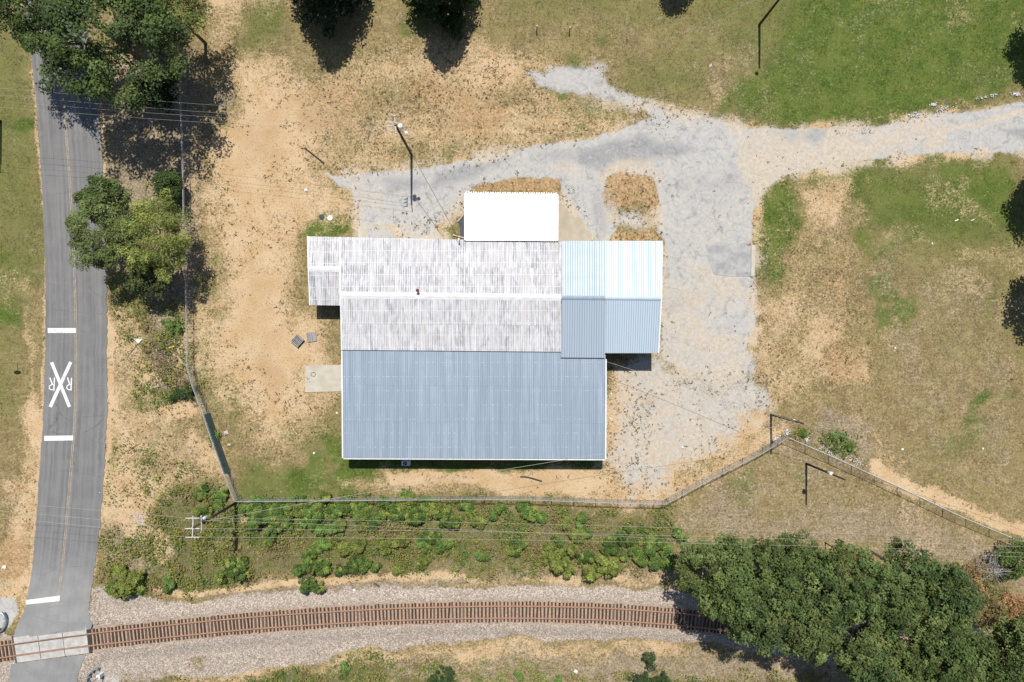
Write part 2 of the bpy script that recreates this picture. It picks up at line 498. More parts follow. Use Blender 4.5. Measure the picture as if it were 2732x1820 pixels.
    ('dust', 0.7, 20, [(1900, 310), (2100, 285), (2200, 290), (2180, 345), (2050, 362), (1920, 360)]),
    ('dust', 0.9, 4, [(1990, 336), (1985, 352), (1890, 378), (1880, 374), (1960, 345)]), ('dust', 0.9, 4, [(2180, 296), (2290, 270), (2400, 240), (2400, 256), (2280, 284), (2200, 302)]),
    ('dust', 0.5, 25, [(1400, 850), (1560, 830), (1700, 780), (1740, 860), (1770, 920), (1600, 1080), (1500, 1120), (1400, 1110)]),
    ('dust', 0.6, 18, [(1530, 640), (1600, 660), (1620, 760), (1700, 760), (1700, 840), (1540, 840), (1525, 760)]),
    ('dust', 0.5, 16, [(1560, 600), (1720, 640), (1720, 700), (1640, 720)]), ('dust', 0.45, 16, 'E', 860, 450, 40, 40), ('dust', 0.5, 14, 'E', 1300, 400, 40, 24),
    ('dust', 0.6, 16, 'E', 1460, 395, 60, 40), ('dust', 0.5, 16, 'E', 1480, 500, 50, 40), ('dust', 0.55, 12, 'E', 1420, 235, 90, 18),
    ('dust', 0.3, 20, 'E', 960, 520, 50, 30), ('dust', 0.4, 12, 'E', 1060, 470, 30, 24), ('dust', 0.25, 30, [(1520, 440), (1720, 440), (1720, 600), (1520, 600)]),
    ('dust', -0.8, 8, [(1388, 430), (1400, 395), (1500, 400), (1515, 470), (1400, 500)]), ('dust', -0.8, 8, [(1070, 400), (1300, 400), (1300, 450), (1070, 450)]), ('dust', -0.7, 8, [(1420, 520), (1510, 520), (1510, 558), (1420, 558)]),
    # darker, fresher bits of paving
    ('dark', 0.7, 10, [(1330, 345), (1480, 310), (1560, 330), (1600, 345), (1480, 372), (1380, 385), (1330, 370)]), ('dark', 0.6, 8, [(1000, 390), (1090, 372), (1180, 365), (1120, 385), (1060, 410), (990, 420)]),
    ('dark', 0.55, 10, [(880, 405), (980, 400), (960, 430), (900, 440)]), ('dark', 0.7, 5, [(2298, 302), (2420, 290), (2420, 320), (2340, 318)]), ('dark', 0.5, 10, [(1640, 566), (1720, 566), (1725, 590), (1690, 610), (1650, 590)]),
    ('dark', 0.4, 8, 'E', 1380, 500, 14, 60), ('dark', 0.35, 12, 'E', 1560, 690, 30, 22), ('dark', 0.35, 10, 'E', 1290, 365, 60, 14), ('dark', 0.3, 14, 'E', 1640, 420, 70, 16), ('dark', 0.4, 8, [(1770, 300), (1900, 300), (1900, 325), (1800, 330)]),
    # ballast
    ('gravel', 1.0, 10, [(205, 1400), (240, 1366), (330, 1372), (430, 1380), (540, 1368), (700, 1358), (800, 1355), (900, 1350), (980, 1348), (1100, 1352), (1300, 1350), (1540, 1355), (1900, 1370), (2500, 1490), (2500, 1660), (2000, 1540), (1540, 1476), (1300, 1470), (1100, 1474), (950, 1488), (840, 1498), (700, 1530), (500, 1552), (350, 1560), (280, 1530), (215, 1505)]),
    ('gravel', 1.0, 8, [(-300, 1490), (20, 1450), (40, 1462), (30, 1560), (-300, 1620)]),
    ('gravel', 0.8, 8, [(196, 1490), (250, 1500), (330, 1545), (380, 1580), (260, 1600), (170, 1580)]), ('gravel', 0.8, 8, [(205, 1350), (250, 1345), (290, 1370), (250, 1430), (200, 1420)]), ('gravel', 0.6, 8, [(20, 1500), (45, 1520), (30, 1600), (-40, 1600)]),
    ('sand', 0.6, 10, 'E', 322, 1218, 40, 28), ('sand', 0.6, 8, 'E', 372, 1255, 22, 34), ('sand', 0.5, 10, 'E', 290, 1175, 60, 30), ('dead', 0.7, 14, 'E', 290, 1265, 50, 50),
    ('gravel', 0.5, 14, 'E', 425, 1040, 60, 36), ('gravel', 0.6, 10, [(300, 1180), (350, 1200), (390, 1230), (400, 1270), (370, 1270), (330, 1220), (295, 1200)]),
    # dead, greyish growth
    ('dead', 0.6, 24, [(1560, 1170), (2100, 1170), (2420, 1290), (2420, 1400), (2200, 1300), (1850, 1240), (1560, 1240), (1540, 1200)]),
    ('dead', 0.3, 20, [(1640, 1060), (1790, 1010), (1830, 1000), (1990, 1080), (2150, 1160), (1900, 1180), (1600, 1160)]),
    ('dead', 0.9, 10, [(350, 800), (400, 780), (430, 800), (430, 870), (400, 920), (350, 890)]),
    ('dead', 0.9, 14, [(1900, 950), (1990, 970), (2000, 1050), (1930, 1070), (1870, 1020)]),
    ('dead', 0.6, 10, [(430, 1358), (560, 1345), (760, 1335), (980, 1325), (1100, 1335), (980, 1350), (700, 1362), (480, 1376)]), ('dead', 0.7, 25, [(1100, 1300), (1530, 1310), (1540, 1345), (1100, 1335)]), ('dead', 0.5, 14, [(820, 1320), (1020, 1316), (1010, 1345), (850, 1348)]),
    ('dead', 0.75, 20, [(900, 1505), (1300, 1500), (1900, 1520), (2200, 1590), (2100, 1700), (1200, 1640), (900, 1560)]),
    ('dead', 0.6, 16, [(255, 1195), (310, 1170), (360, 1250), (330, 1290), (250, 1300)]),
    ('dead', 0.9, 14, [(235, 150), (430, 120), (470, 330), (440, 700), (400, 760), (340, 740), (300, 640), (250, 600), (245, 420)]), ('dead', 0.45, 20, [(440, 120), (520, 180), (520, 330), (450, 420)]),
    ('dead', 0.12, 30, [(1560, 20), (1880, 90), (1700, 240), (1560, 230)]), ('dead', 0.35, 26, [(1700, 560), (1760, 560), (1780, 900), (1730, 860)]),
    ('dead', 0.2, 40, [(2000, 560), (2354, 640), (2354, 1100), (2100, 1100), (2000, 800)]),
    # weedy strip along the railway
    ('green', 0.75, 16, [(560, 1150), (1000, 1158), (1150, 1170), (1000, 1205), (700, 1210), (580, 1190)]),
    ('weed', 0.9, 20, [(380, 1160), (540, 1150), (900, 1162), (1300, 1165), (1540, 1168), (1560, 1250), (1540, 1300), (1300, 1310), (1100, 1312), (930, 1310), (800, 1318), (600, 1332), (430, 1352), (330, 1355), (250, 1352), (225, 1310), (250, 1240), (340, 1200)]),
    ('weed', 0.8, 16, [(350, 1560), (700, 1540), (900, 1515), (1060, 1522), (1300, 1540), (1500, 1555), (1900, 1560), (1900, 1700), (340, 1700)]),
    ('weed', 0.6, 12, [(1815, 1000), (1880, 990), (1960, 1010), (1975, 1050), (1920, 1060), (1840, 1020)]), ('weed', 0.7, 14, [(390, 870), (470, 880), (470, 930), (400, 930)]),
    ('weed', 0.55, 16, [(258, 640), (330, 660), (430, 700), (432, 800), (440, 880), (400, 950), (330, 930), (300, 820)]), ('weed', 0.45, 16, [(250, 1000), (420, 1080), (520, 1110), (520, 1160), (340, 1180), (260, 1160)]),
    ('weed', 0.5, 14, [(340, 420), (430, 420), (440, 520), (350, 520)]),
]


def zone_maps(x, y):
    """x, y world arrays -> dict of weights"""
    px, py = w2d(x, y)
    wx = (fbm(x, y, 5.0, 3, 4) - 0.5) * 70 + (fbm(x, y, 1.4, 9, 3) - 0.5) * 34
    wy = (fbm(x, y, 5.0, 23, 4) - 0.5) * 70 + (fbm(x, y, 1.4, 29, 3) - 0.5) * 34
    out = {k: np.zeros(x.shape, np.float32) for k in ZN}
    for z in ZONES:
        ch, wgt, soft = z[0], z[1], z[2]
        hard = soft <= 6
        wk = 0.2 if hard else min(1.0, soft / 18.0)
        if soft >= 12: soft = soft * 1.7
        if ch == 'pave' and soft < 12: wk = 0.22
        if z[3] == 'E':
            cx, cy, rx, ry = z[4:]
            m = (np.abs(px - cx) < rx + soft * 2 + 30) & (np.abs(py - cy) < ry + soft * 2 + 30)
            if not m.any(): continue
            qx = px[m] + wx[m] * wk - cx; qy = py[m] + wy[m] * wk - cy
            r = np.sqrt((qx / rx) ** 2 + (qy / ry) ** 2)
            d = (r - 1) * min(rx, ry)
        else:
            P = np.array(z[3], float)
            m = (px > P[:, 0].min() - soft * 2 - 30) & (px < P[:, 0].max() + soft * 2 + 30) & (py > P[:, 1].min() - soft * 2 - 30) & (py < P[:, 1].max() + soft * 2 + 30)
            if not m.any(): continue
            d = sdf_poly(px[m] + wx[m] * wk, py[m] + wy[m] * wk, P)
        w = wgt * sstep(soft, -soft, d)
        if ch == 'pave' and wgt == 1.0:      # sandy margins washed over the edges of the paving
            nz = fbm(x[m], y[m], 2.6, 131, 4)
            out['dust'][m] = np.maximum(out['dust'][m], 0.75 * sstep(30, 2, np.abs(d)) * sstep(.38, .66, nz))
            out['sand'][m] = np.maximum(out['sand'][m], 0.6 * sstep(36, 4, d) * sstep(.40, .66, fbm(x[m], y[m], 2.0, 133, 4)) * (d > -12))
            out['speck'][m] = np.maximum(out['speck'][m], 0.8 * sstep(26, 4, np.abs(d)) * sstep(.42, .6, nz))
        cur = out[ch][m]
        out[ch][m] = cur * (1 + w) if wgt < 0 else cur + w * (1 - cur)
    # natural patchiness of the cover, coarse and fine
    p1 = fbm(x, y, 7.0, 101, 4); p2 = fbm(x, y, 2.2, 103, 4); p3 = fbm(x, y, 9.0, 107, 4); p4 = fbm(x, y, 3.0, 109, 3)
    out['green'] = np.clip(out['green'] * (0.70 + 0.65 * p1 + 0.3 * (p2 - .5)) + 0.5 * sstep(.52, .72, p1) * sstep(.42, .6, p2) + 0.10, 0, 1)
    out['sand'] = np.clip(out['sand'] * (0.72 + 0.56 * p2) + 0.30 * sstep(.44, .68, p3) * sstep(.40, .64, p4) * (1 - out['weed'] * .6), 0, 1)
    out['dead'] = np.clip(out['dead'] * (0.6 + 0.8 * p2) + 0.2 * sstep(.5, .7, p4), 0, 1)
    out['orange'] = np.clip(out['orange'] * (0.55 + 0.9 * p2), 0, 1)
    out['dust'] = np.clip(out['dust'] * (0.5 + 1.0 * p4), 0, 1)
    d = np.abs(trk_dist(x, y))
    out['gravel'] = np.clip(out['gravel'] * (1 - sstep(2.4, 4.2, d) * (0.75 - 1.0 * p2)), 0, 1)
    onr = sstep(2.1, 1.5, d)
    out['gravel'] = np.maximum(out['gravel'], onr)
    out['rust'] = sstep(1.75, 1.25, d).astype(np.float32)
    for k in ('green', 'sand', 'weed', 'dead'):
        out[k] = out[k] * (1 - onr)
    return out


def ground_z(x, y):
    d = np.abs(trk_dist(x, y))
    z = (fbm(x, y, 2.5, 41, 3) - 0.5) * 0.07
    px, py = w2d(x, y)
    lx = road_x(py, 1); rx = road_x(py, 2)
    s = GSD * DS
    dr = np.maximum((lx - px), (px - rx)) * s          # distance outside the road, metres
    z = z * sstep(0.0, 2.5, dr)
    z = np.maximum(z, 0.33 * sstep(3.4, 1.75, d) - 0.02 * sstep(1.7, 1.5, d) + z * 0.3)
    rz = road_z(x, y)
    ramp = (rz - 0.02) * sstep(3.0, 0.2, dr)
    z = np.where(d > 1.9, np.maximum(z, ramp - 0.02), z)
    z = np.where(dr < 0.35, np.where(d < 1.9, np.minimum(z, 0.28), rz - 0.06), z)
    # level pad under the buildings
    blk = (x > -27) & (x < 20) & (y > -17) & (y < 20)
    z = np.where(blk, z * 0.3, z)
    return z


# ------------------------------------------------------------------ ground sheet
XS = np.concatenate([[-2500, -1200, -500, -220, -130, -95, -80], np.arange(-72, 72.01, 0.25), [80, 95, 130, 220, 500, 1200, 2500]])
YS = np.concatenate([[-2500, -1200, -500, -220, -130, -80, -60], np.arange(-50, 50.01, 0.25), [60, 80, 130, 220, 500, 1200, 2500]])
GX, GY = np.meshgrid(XS, YS)
GX = GX.ravel(); GY = GY.ravel()
ZM = zone_maps(GX, GY)
_far = (np.abs(GX) > 78) | (np.abs(GY) > 58)
GZ = ground_z(np.clip(GX, -300, 300), GY)
GZ = np.where((np.abs(GX) > 100) | (np.abs(GY) > 70), -0.05, GZ)
nx, ny = len(XS), len(YS)
ii, jj = np.meshgrid(np.arange(nx - 1), np.arange(ny - 1))
i0 = (jj * nx + ii).ravel()
GF = np.stack([i0, i0 + 1, i0 + 1 + nx, i0 + nx], 1)


def ground_material():
    b = NB('ground_cover')
    P = b.pos()
    nA = b.noise(P, 0.35, 4, 0.6)
    nB = b.noise(P, 1.6, 4, 0.65)
    nC = b.noise(P, 5.5, 3, 0.7)
    nD = b.noise(P, 19.0, 2, 0.7)
    nE = b.noise(P, 3.6, 2, 0.6)
    m1 = b.math('ADD', b.math('MULTIPLY', nB, 0.22), b.math('ADD', b.math('MULTIPLY', nC, 0.40), b.math('MULTIPLY', nE, 0.38)))
    nM = b.noise(P, 0.85, 5, 0.72, 0.3)
    m1 = b.math('ADD', b.math('MULTIPLY', m1, 0.78), b.math('MULTIPLY', nM, 0.22))
    mott = b.rng(m1, 0.40, 0.60, smooth=False)
    mfine = b.rng(b.math('ADD', b.math('MULTIPLY', nC, 0.5), b.math('MULTIPLY', nD, 0.5)), 0.36, 0.64)
    nB2 = b.noise(b.vmul(P, (1.0, 1.0, 1.0)), 2.3, 4, 0.7, 0.4)
    mid = b.rng(nB2, 0.35, 0.65)
    low = b.rng(nA, 0.35, 0.65)

    def fac(w, amp=0.9):
        # weight 0 -> none, weight 1 -> full, in between broken up by the mottle
        t = b.math('ADD', b.math('MULTIPLY', b.attr(w), 1.0 + amp * .5), b.math('MULTIPLY', b.math('SUBTRACT', mott, 0.72), amp * .8))
        return b.rng(t, 0.02, 0.98)

    dry = b.mix(mott, (0.080, 0.062, 0.024), (0.385, 0.295, 0.150))
    dry = b.mix(b.math('MULTIPLY', low, 0.4), dry, (0.235, 0.186, 0.080))
    dry = b.mix(b.math('MULTIPLY', mid, 0.35), dry, (0.112, 0.102, 0.042))
    br = b.rng(b.noise(P, 0.21, 5, 0.72, 0.5), 0.46, 0.62)
    dry = b.mix(b.math('MULTIPLY', br, 0.5), dry, b.mix(mott, (0.085, 0.058, 0.030), (0.285, 0.205, 0.115)))
    sw = b.rng(b.noise(P, 0.55, 5, 0.75, 0.6), 0.54, 0.66)
    dry = b.mix(b.math('MULTIPLY', sw, 0.45), dry, (0.360, 0.285, 0.165))
    grn = b.mix(mott, (0.033, 0.058, 0.010), (0.105, 0.146, 0.030))
    grn = b.mix(b.math('MULTIPLY', low, 0.5), grn, (0.128, 0.150, 0.034))
    dead = b.mix(mott, (0.100, 0.078, 0.048), (0.370, 0.298, 0.200))
    sand = b.mix(b.math('ADD', b.math('MULTIPLY', mott, .6), b.math('MULTIPLY', mfine, .4)), (0.290, 0.193, 0.100), (0.515, 0.365, 0.208))
    sand = b.mix(b.math('MULTIPLY', low, 0.6), sand, (0.520, 0.405, 0.270))
    sand = b.mix(b.math('MULTIPLY', mid, 0.30), sand, (0.41, 0.29, 0.16))
    ora = b.mix(mott, (0.165, 0.105, 0.048), (0.47, 0.315, 0.170))
    weed = b.mix(mott, (0.060, 0.062, 0.024), (0.190, 0.165, 0.085))
    pv = b.mix(mid, (0.310, 0.308, 0.300), (0.410, 0.404, 0.390))
    pv = b.mix(b.math('MULTIPLY', low, 0.6), pv, (0.395, 0.382, 0.355))
    pv = b.mix(b.math('MULTIPLY', mfine, 0.3), pv, (0.30, 0.295, 0.285))
    st = b.rng(b.noise(P, 0.9, 5, 0.7, 0.8), 0.52, 0.66)
    pv = b.mix(b.math('MULTIPLY', st, 0.6), pv, (0.185, 0.187, 0.192))
    st2 = b.rng(b.noise(P, 0.5, 6, 0.75, 1.2), 0.50, 0.62)
    pv = b.mix(b.math('MULTIPLY', st2, 0.55), pv, (0.44, 0.405, 0.35))
    dk = b.math('MULTIPLY', b.attr('dark'), b.rng(nB2, 0.3, 0.55))
    pv = b.mix(dk, pv, (0.185, 0.19, 0.20))
    # cracks
    vo = b.n('ShaderNodeTexVoronoi', feature='DISTANCE_TO_EDGE')
    wv = b.n('ShaderNodeVectorMath', operation='ADD')
    b.put(wv.inputs[0], P)
    b.put(wv.inputs[1], b.vmul(b.noise(P, 0.8, 4, 0.7, color=True), (2.4, 2.4, 0)))
    b.put(vo.inputs['Vector'], wv.outputs[0])
    vo.inputs['Scale'].default_value = 0.34
    crk = b.math('MULTIPLY', b.rng(vo.outputs['Distance'], 0.022, 0.0), b.rng(nA, 0.40, 0.58))
    pv = b.mix(b.math('MULTIPLY', crk, 0.45), pv, (0.11, 0.105, 0.095))
    gs = b.n('ShaderNodeTexVoronoi', feature='F1')
    b.put(gs.inputs['Vector'], P)
    gs.inputs['Scale'].default_value = 6.5
    gcol = b.mix(b.rng(b.n('ShaderNodeSeparateColor').outputs[0], 0, 1), (0.2, 0.2, 0.2), (0.2, 0.2, 0.2))
    sc = b.n('ShaderNodeSeparateColor')
    b.put(sc.inputs[0], gs.outputs['Color'])
    gcol = b.mix(sc.outputs[0], (0.215, 0.175, 0.140), (0.55, 0.470, 0.395))
    gcol = b.mix(b.math('MULTIPLY', low, 0.5), gcol, (0.37, 0.322, 0.275))
    gcol = b.mix(b.rng(gs.outputs['Distance'], 0.35, 0.75, 0, 0.5), gcol, (0.11, 0.095, 0.08))
    gcol = b.mix(b.math('MULTIPLY', b.attr('rust'), 0.78), gcol, b.mix(mfine, (0.20, 0.125, 0.078), (0.43, 0.315, 0.225)))

    c = b.mix(fac('green', 0.8), dry, grn)
    c = b.mix(fac('weed', 0.8), c, weed)
    c = b.mix(fac('dead', 1.0), c, dead)
    c = b.mix(fac('sand', 0.95), c, sand)
    c = b.mix(b.math('MULTIPLY', fac('orange', 1.0), .85), c, ora)
    pf = b.rng(b.math('ADD', b.attr('pave'), b.math('ADD', b.math('MULTIPLY', b.math('SUBTRACT', mott, 0.5), 0.22), b.math('MULTIPLY', b.math('SUBTRACT', low, 0.5), 0.35))), 0.18, 0.82)
    c = b.mix(pf, c, pv)
    df = b.math('MULTIPLY', fac('dust', 0.8), 0.82)
    c = b.mix(df, c, b.mix(mid, (0.395, 0.325, 0.240), (0.465, 0.410, 0.330)))
    gf = b.rng(b.math('ADD', b.attr('gravel'), b.math('MULTIPLY', b.math('SUBTRACT', mott, 0.5), 0.5)), 0.35, 0.65)
    c = b.mix(gf, c, gcol)
    sk = b.n('ShaderNodeTexVoronoi', feature='F1')
    b.put(sk.inputs['Vector'], P)
    sk.inputs['Scale'].default_value = 4.6
    sk2 = b.n('ShaderNodeSeparateColor')
    b.put(sk2.inputs[0], sk.outputs['Color'])
    spot = b.math('MULTIPLY', b.rng(b.math('ADD', sk.outputs['Distance'], b.math('MULTIPLY', b.math('SUBTRACT', nD, .5), .5)), 0.30, 0.16), b.math('LESS_THAN', sk2.outputs[0], b.rng(b.math('ADD', b.math('MULTIPLY', nA, .6), b.math('MULTIPLY', nB, .4)), .38, .62, 0.10, .85)))
    open_ = b.math('SUBTRACT', 1.0, b.math('MAXIMUM', b.math('MULTIPLY', pf, b.math('SUBTRACT', 1.0, b.math('MULTIPLY', df, .6))), gf), clamp=True)
    c = b.mix(b.math('MULTIPLY', b.math('MULTIPLY', spot, open_), 0.8), c, b.mix(sk2.outputs[1], (0.150, 0.100, 0.055), (0.095, 0.088, 0.042)))
    bump = b.math('ADD', b.math('MULTIPLY', nC, 0.6), b.math('MULTIPLY', nD, 0.4))
    return b.done(b.bsdf(c, 0.95, 0, 0.15, bump, 0.5, 0.06))


M = {}
M['ground'] = ground_material()
fp = ZM['pave'][GF].mean(1)
fg = ZM['gravel'][GF].mean(1)
cls = np.where(fg > 0.5, 2, np.where(fp > 0.5, 1, 0))
GV = np.stack([GX, GY, GZ], 1)
for c, nm in ((0, 'ground'), (1, 'paved_yard'), (2, 'railway_ballast')):
    F = GF[cls == c]
    idx = np.unique(F)
    rm = np.full(len(GV), -1, np.int64)
    rm[idx] = np.arange(len(idx))
    me = np_mesh(nm, GV[idx], rm[F], M['ground'], smooth=True)
    for k in ZN:
        at = me.attributes.new(k, 'FLOAT', 'POINT')
        at.data.foreach_set('value', ZM[k][idx].astype(np.float32))
    o = link(bpy.data.objects.new(nm, me))
    tag(o, {'ground': 'dry grass and sandy soil around the metal building', 'paved_yard': 'cracked pale asphalt drive and yard east and north of the building',
            'railway_ballast': 'pale grey crushed stone bed under the railway track'}[nm], {'ground': 'ground', 'paved_yard': 'pavement', 'railway_ballast': 'ballast'}[nm], kind='structure')

# ------------------------------------------------------------------ road
def road_material():
    b = NB('road_asphalt')
    P = b.pos()
    n1 = b.noise(P, 0.5, 4, 0.6)
    n2 = b.noise(P, 9.0, 3, 0.7)
    u = b.attr('u')
    # wheel tracks and lane streaks along the road
    sv = b.n('ShaderNodeCombineXYZ')
    b.put(sv.inputs[0], b.math('MULTIPLY', u, 16.0))
    sp = b.n('ShaderNodeSeparateXYZ')
    b.put(sp.inputs[0], P)
    b.put(sv.inputs[1], b.math('MULTIPLY', sp.outputs[1], 0.035))
    st = b.noise(sv.outputs[0], 1.3, 4, 0.65)
    c = b.mix(b.rng(st, 0.3, 0.7), (0.112, 0.111, 0.112), (0.185, 0.183, 0.181))
    c = b.mix(b.math('MULTIPLY', b.rng(n1, 0.35, 0.7), 0.4), c, (0.205, 0.203, 0.198))
    c = b.mix(b.math('MULTIPLY', b.rng(n2, 0.3, 0.7), 0.25), c, (0.13, 0.13, 0.13))
    near = b.attr('near')
    c = b.mix(b.math('MULTIPLY', near, 0.65), c, b.mix(b.rng(n1, 0.3, 0.7), (0.215, 0.215, 0.213), (0.275, 0.273, 0.268)))
    # transverse and wandering cracks
    vo = b.n('ShaderNodeTexVoronoi', feature='DISTANCE_TO_EDGE')
    wv = b.n('ShaderNodeVectorMath', operation='ADD')
    b.put(wv.inputs[0], b.vmul(P, (0.10, 0.36, 0)))
    b.put(wv.inputs[1], b.vmul(b.noise(P, 0.45, 4, 0.6, color=True), (0.35, 0.35, 0)))
    b.put(vo.inputs['Vector'], wv.outputs[0])
    vo.inputs['Scale'].default_value = 0.62
    crk = b.math('MULTIPLY', b.rng(vo.outputs['Distance'], 0.006, 0.0), b.rng(n1, 0.42, 0.56))
    c = b.mix(b.math('MULTIPLY', crk, 0.55), c, (0.06, 0.06, 0.06))
    return b.done(b.bsdf(c, 0.9, 0, 0.25, n2, 0.35, 0.02))


M['road'] = road_material()


def road_mesh(name, y0, y1, north):
    """y0/y1: display y of start and end; the end that meets the crossing is slanted"""
    rows = int(abs(y1 - y0) / 6) + 1
    cols = 17
    V, UU, NE = [], [], []
    for r in range(rows):
        v = r / (rows - 1)
        for c in range(cols):
            u = c / (cols - 1)
            ya, yb = y0, y1
            if north: yb = y1 - 22 * u
            else: ya = y0 - 22 * u
            y = ya + (yb - ya) * v
            xl, xr = road_x(y, 1), road_x(y, 2)
            jl = (fbm(np.array([y * 0.06]), np.array([1.0]), 0.6, 5, 3)[0] - 0.5) * 5.0
            jr = (fbm(np.array([y * 0.06]), np.array([9.0]), 0.6, 7, 3)[0] - 0.5) * 7.0
            x = xl + jl + (xr + jr - xl - jl) * u
            p = D(x, y)
            p[2] = road_z(p[0], p[1]) + 0.02 * (1 - (2 * u - 1) ** 2)
            V.append(p); UU.append(u)
            NE.append(sstep(1230, 1380, y))
    F = []
    for r in range(rows - 1):
        for c in range(cols - 1):
            i = r * cols + c
            F.append((i, i + cols, i + cols + 1, i + 1))
    me = np_mesh(name, V, F, M['road'], smooth=True)
    for k, arr in (('u', UU), ('near', NE)):
        at = me.attributes.new(k, 'FLOAT', 'POINT')
        at.data.foreach_set('value', np.array(arr, np.float32))
    return link(bpy.data.objects.new(name, me))


tag(road_mesh('road', -400, 1464, True), 'grey two lane asphalt road with faded centre line', 'road', kind='structure')
tag(road_mesh('road', 1522, 1900, False), 'asphalt road south of the railway crossing', 'road', kind='structure')


def road_top(p):
    """drape a plan point on the road surface"""
    px, py = w2d(p[0], p[1])
    u = (px - road_x(py, 1)) / (road_x(py, 2) - road_x(py, 1))
    return float(road_z(p[0], p[1]) + 0.02 * (1 - (2 * u - 1) ** 2))


def strip_mesh(mb, pts, w, dz=0.006, step=0.6):
    """flat paint strip along pts (world xy) draped on the road"""
    pts = [np.array(p[:2], float) for p in pts]
    fine = []
    for a, b in zip(pts[:-1], pts[1:]):
        n = max(1, int(np.linalg.norm(b - a) / step))
        for t in range(n): fine.append(a + (b - a) * t / n)
    fine.append(pts[-1])
    vs, fs = [], []
    for i, p in enumerate(fine):
        d = fine[min(i + 1, len(fine) - 1)] - fine[max(i - 1, 0)]
        d /= np.linalg.norm(d)
        s = np.array([-d[1], d[0]]) * w / 2
        for q in (p + s, p - s):
            vs.append((q[0], q[1], road_top(q) + dz))
    for i in range(len(fine) - 1):
        fs.append((2 * i, 2 * i + 1, 2 * i + 3, 2 * i + 2))
    mb.add(vs, fs)


def paint(name, c1, c2, wear):
    b = NB(name)
    P = b.pos()
    n1 = b.noise(P, 7.0, 4, 0.75)
    n2 = b.noise(P, 1.2, 3, 0.6)
    f = b.rng(b.math('ADD', b.math('MULTIPLY', n1, 0.6), b.math('MULTIPLY', n2, 0.4)), wear, wear + 0.12)
    return b.done(b.bsdf(b.mix(f, c1, c2), 0.7, 0, 0.3))


M['white_paint'] = paint('white_road_paint', (0.66, 0.66, 0.65), (0.40, 0.40, 0.395), 0.50)
M['yellow_paint'] = paint('faded_yellow_paint', (0.37, 0.285, 0.185), (0.21, 0.185, 0.155), 0.44)

ROADMARK = []
for off in (-0.10, 0.10):
    mb = MB()
    ys = np.arange(-380, 1400, 20)
    strip_mesh(mb, [D(road_x(y, 3), y)[:2] + np.array([off, 0]) for y in ys], 0.09)
    o = mb.build('centre_line', M['yellow_paint'])
    tag(o, 'faded yellow centre line of the road, %s of the pair' % ('western' if off < 0 else 'eastern'), 'road marking', 'road centre lines')
for lbl, q in (('white transverse bar on the road above the X marking', [(128, 875.5), (203, 875.5), (203, 888.5), (128, 888.5)]),
               ('white transverse bar on the road just below the X marking', [(118.5, 1163), (196, 1162), (196, 1175), (118.5, 1176)]),
               ('slanted white stop bar on the road before the railway crossing', [(75, 1598.5), (164.5, 1587), (164, 1600.5), (75, 1610)])):
    mb = MB()
    P4 = [S(*p)[:2] for p in q]
    vs, fs = [], []
    for i in range(9):
        t = i / 8
        for a, c in ((P4[0], P4[1]), (P4[3], P4[2])):
            p = a + (c - a) * t
            vs.append((p[0], p[1], road_top(p) + 0.008))
    for i in range(8): fs.append((2 * i, 2 * i + 1, 2 * i + 3, 2 * i + 2))
    mb.add(vs, fs)
    tag(mb.build('stop_bar', M['white_paint']), lbl, 'road marking', 'white bars across the lane')


def cr(x, y):            # point in the 3.267x enlargement of the marking
    return S(x / 3.267, 900 + y / 3.267)[:2]


xm = empty('railroad_marking', tuple(S(162, 1025)[:2]) + (0.03,))
tag(xm, 'white railway warning X with two letters R painted on the lane', 'road marking')


def mark(name, strips, parent):
    mb = MB()
    for k, (pts, w) in enumerate(strips): strip_mesh(mb, [cr(*p) for p in pts], w, 0.008 + 0.003 * k, 0.3)
    o = mb.build(name, M['white_paint'], parent)
    o.matrix_parent_inverse = parent.matrix_world.inverted() if False else o.matrix_parent_inverse
    o.location = (-parent.location[0], -parent.location[1], -parent.location[2])
    return o


mark('cross', [([(452, 218), (608, 606)], 0.40), ([(619, 216), (440, 607)], 0.42)], xm)
# the letters face the driver coming from the north, so they stand upside down in the picture
mark('letter', [([(477, 352), (472, 464)], 0.15), ([(474, 457), (446, 457), (433, 446), (431, 432), (439, 420), (458, 412), (475, 412)], 0.13), ([(460, 412), (436, 350)], 0.15)], xm)
mark('letter', [([(626, 352), (621, 464)], 0.15), ([(623, 457), (600, 457), (587, 446), (585, 432), (592, 420), (608, 412), (624, 412)], 0.13), ([(611, 412), (591, 350)], 0.15)], xm)

# ------------------------------------------------------------------ railway track
M['rust_rail'] = simple('rusty_rail', (0.37, 0.215, 0.145), (0.27, 0.145, 0.090), 3.0, 0.6, 0.1, 0.4)
def tie_mat():
    b = NB('weathered_tie')
    P = b.pos()
    oi = b.n('ShaderNodeObjectInfo').outputs['Random']
    n1 = b.noise(b.vmul(P, (9, 1.5, 1)), 3.0, 4, .65)
    c = b.mix(b.rng(n1, .3, .7), (0.072, 0.048, 0.040), (0.034, 0.024, 0.020))
    c = b.mix(b.rng(oi, .6, 1.0, 0, .6), c, b.mix(b.rng(n1, .3, .7), (0.20, 0.15, 0.115), (0.10, 0.068, 0.05)))
    c = b.mix(b.rng(oi, .25, 0.0, 0, .6), c, (0.025, 0.02, 0.018))
    return b.done(b.bsdf(c, .9, 0, .2, n1, .5, .02))


M['tie'] = tie_mat()
M['plate'] = simple('rusty_plate', (0.20, 0.10, 0.06), (0.13, 0.065, 0.04), 6.0, 0.8)

track = empty('railway_track', (0, 0, 0.3))
tag(track, 'rusty single railway track on timber ties along the bottom', 'railway track')
tie_me = MB().box((0, 0, 0), (0.23, 2.55, 0.16)).mesh('tie', M['tie'])
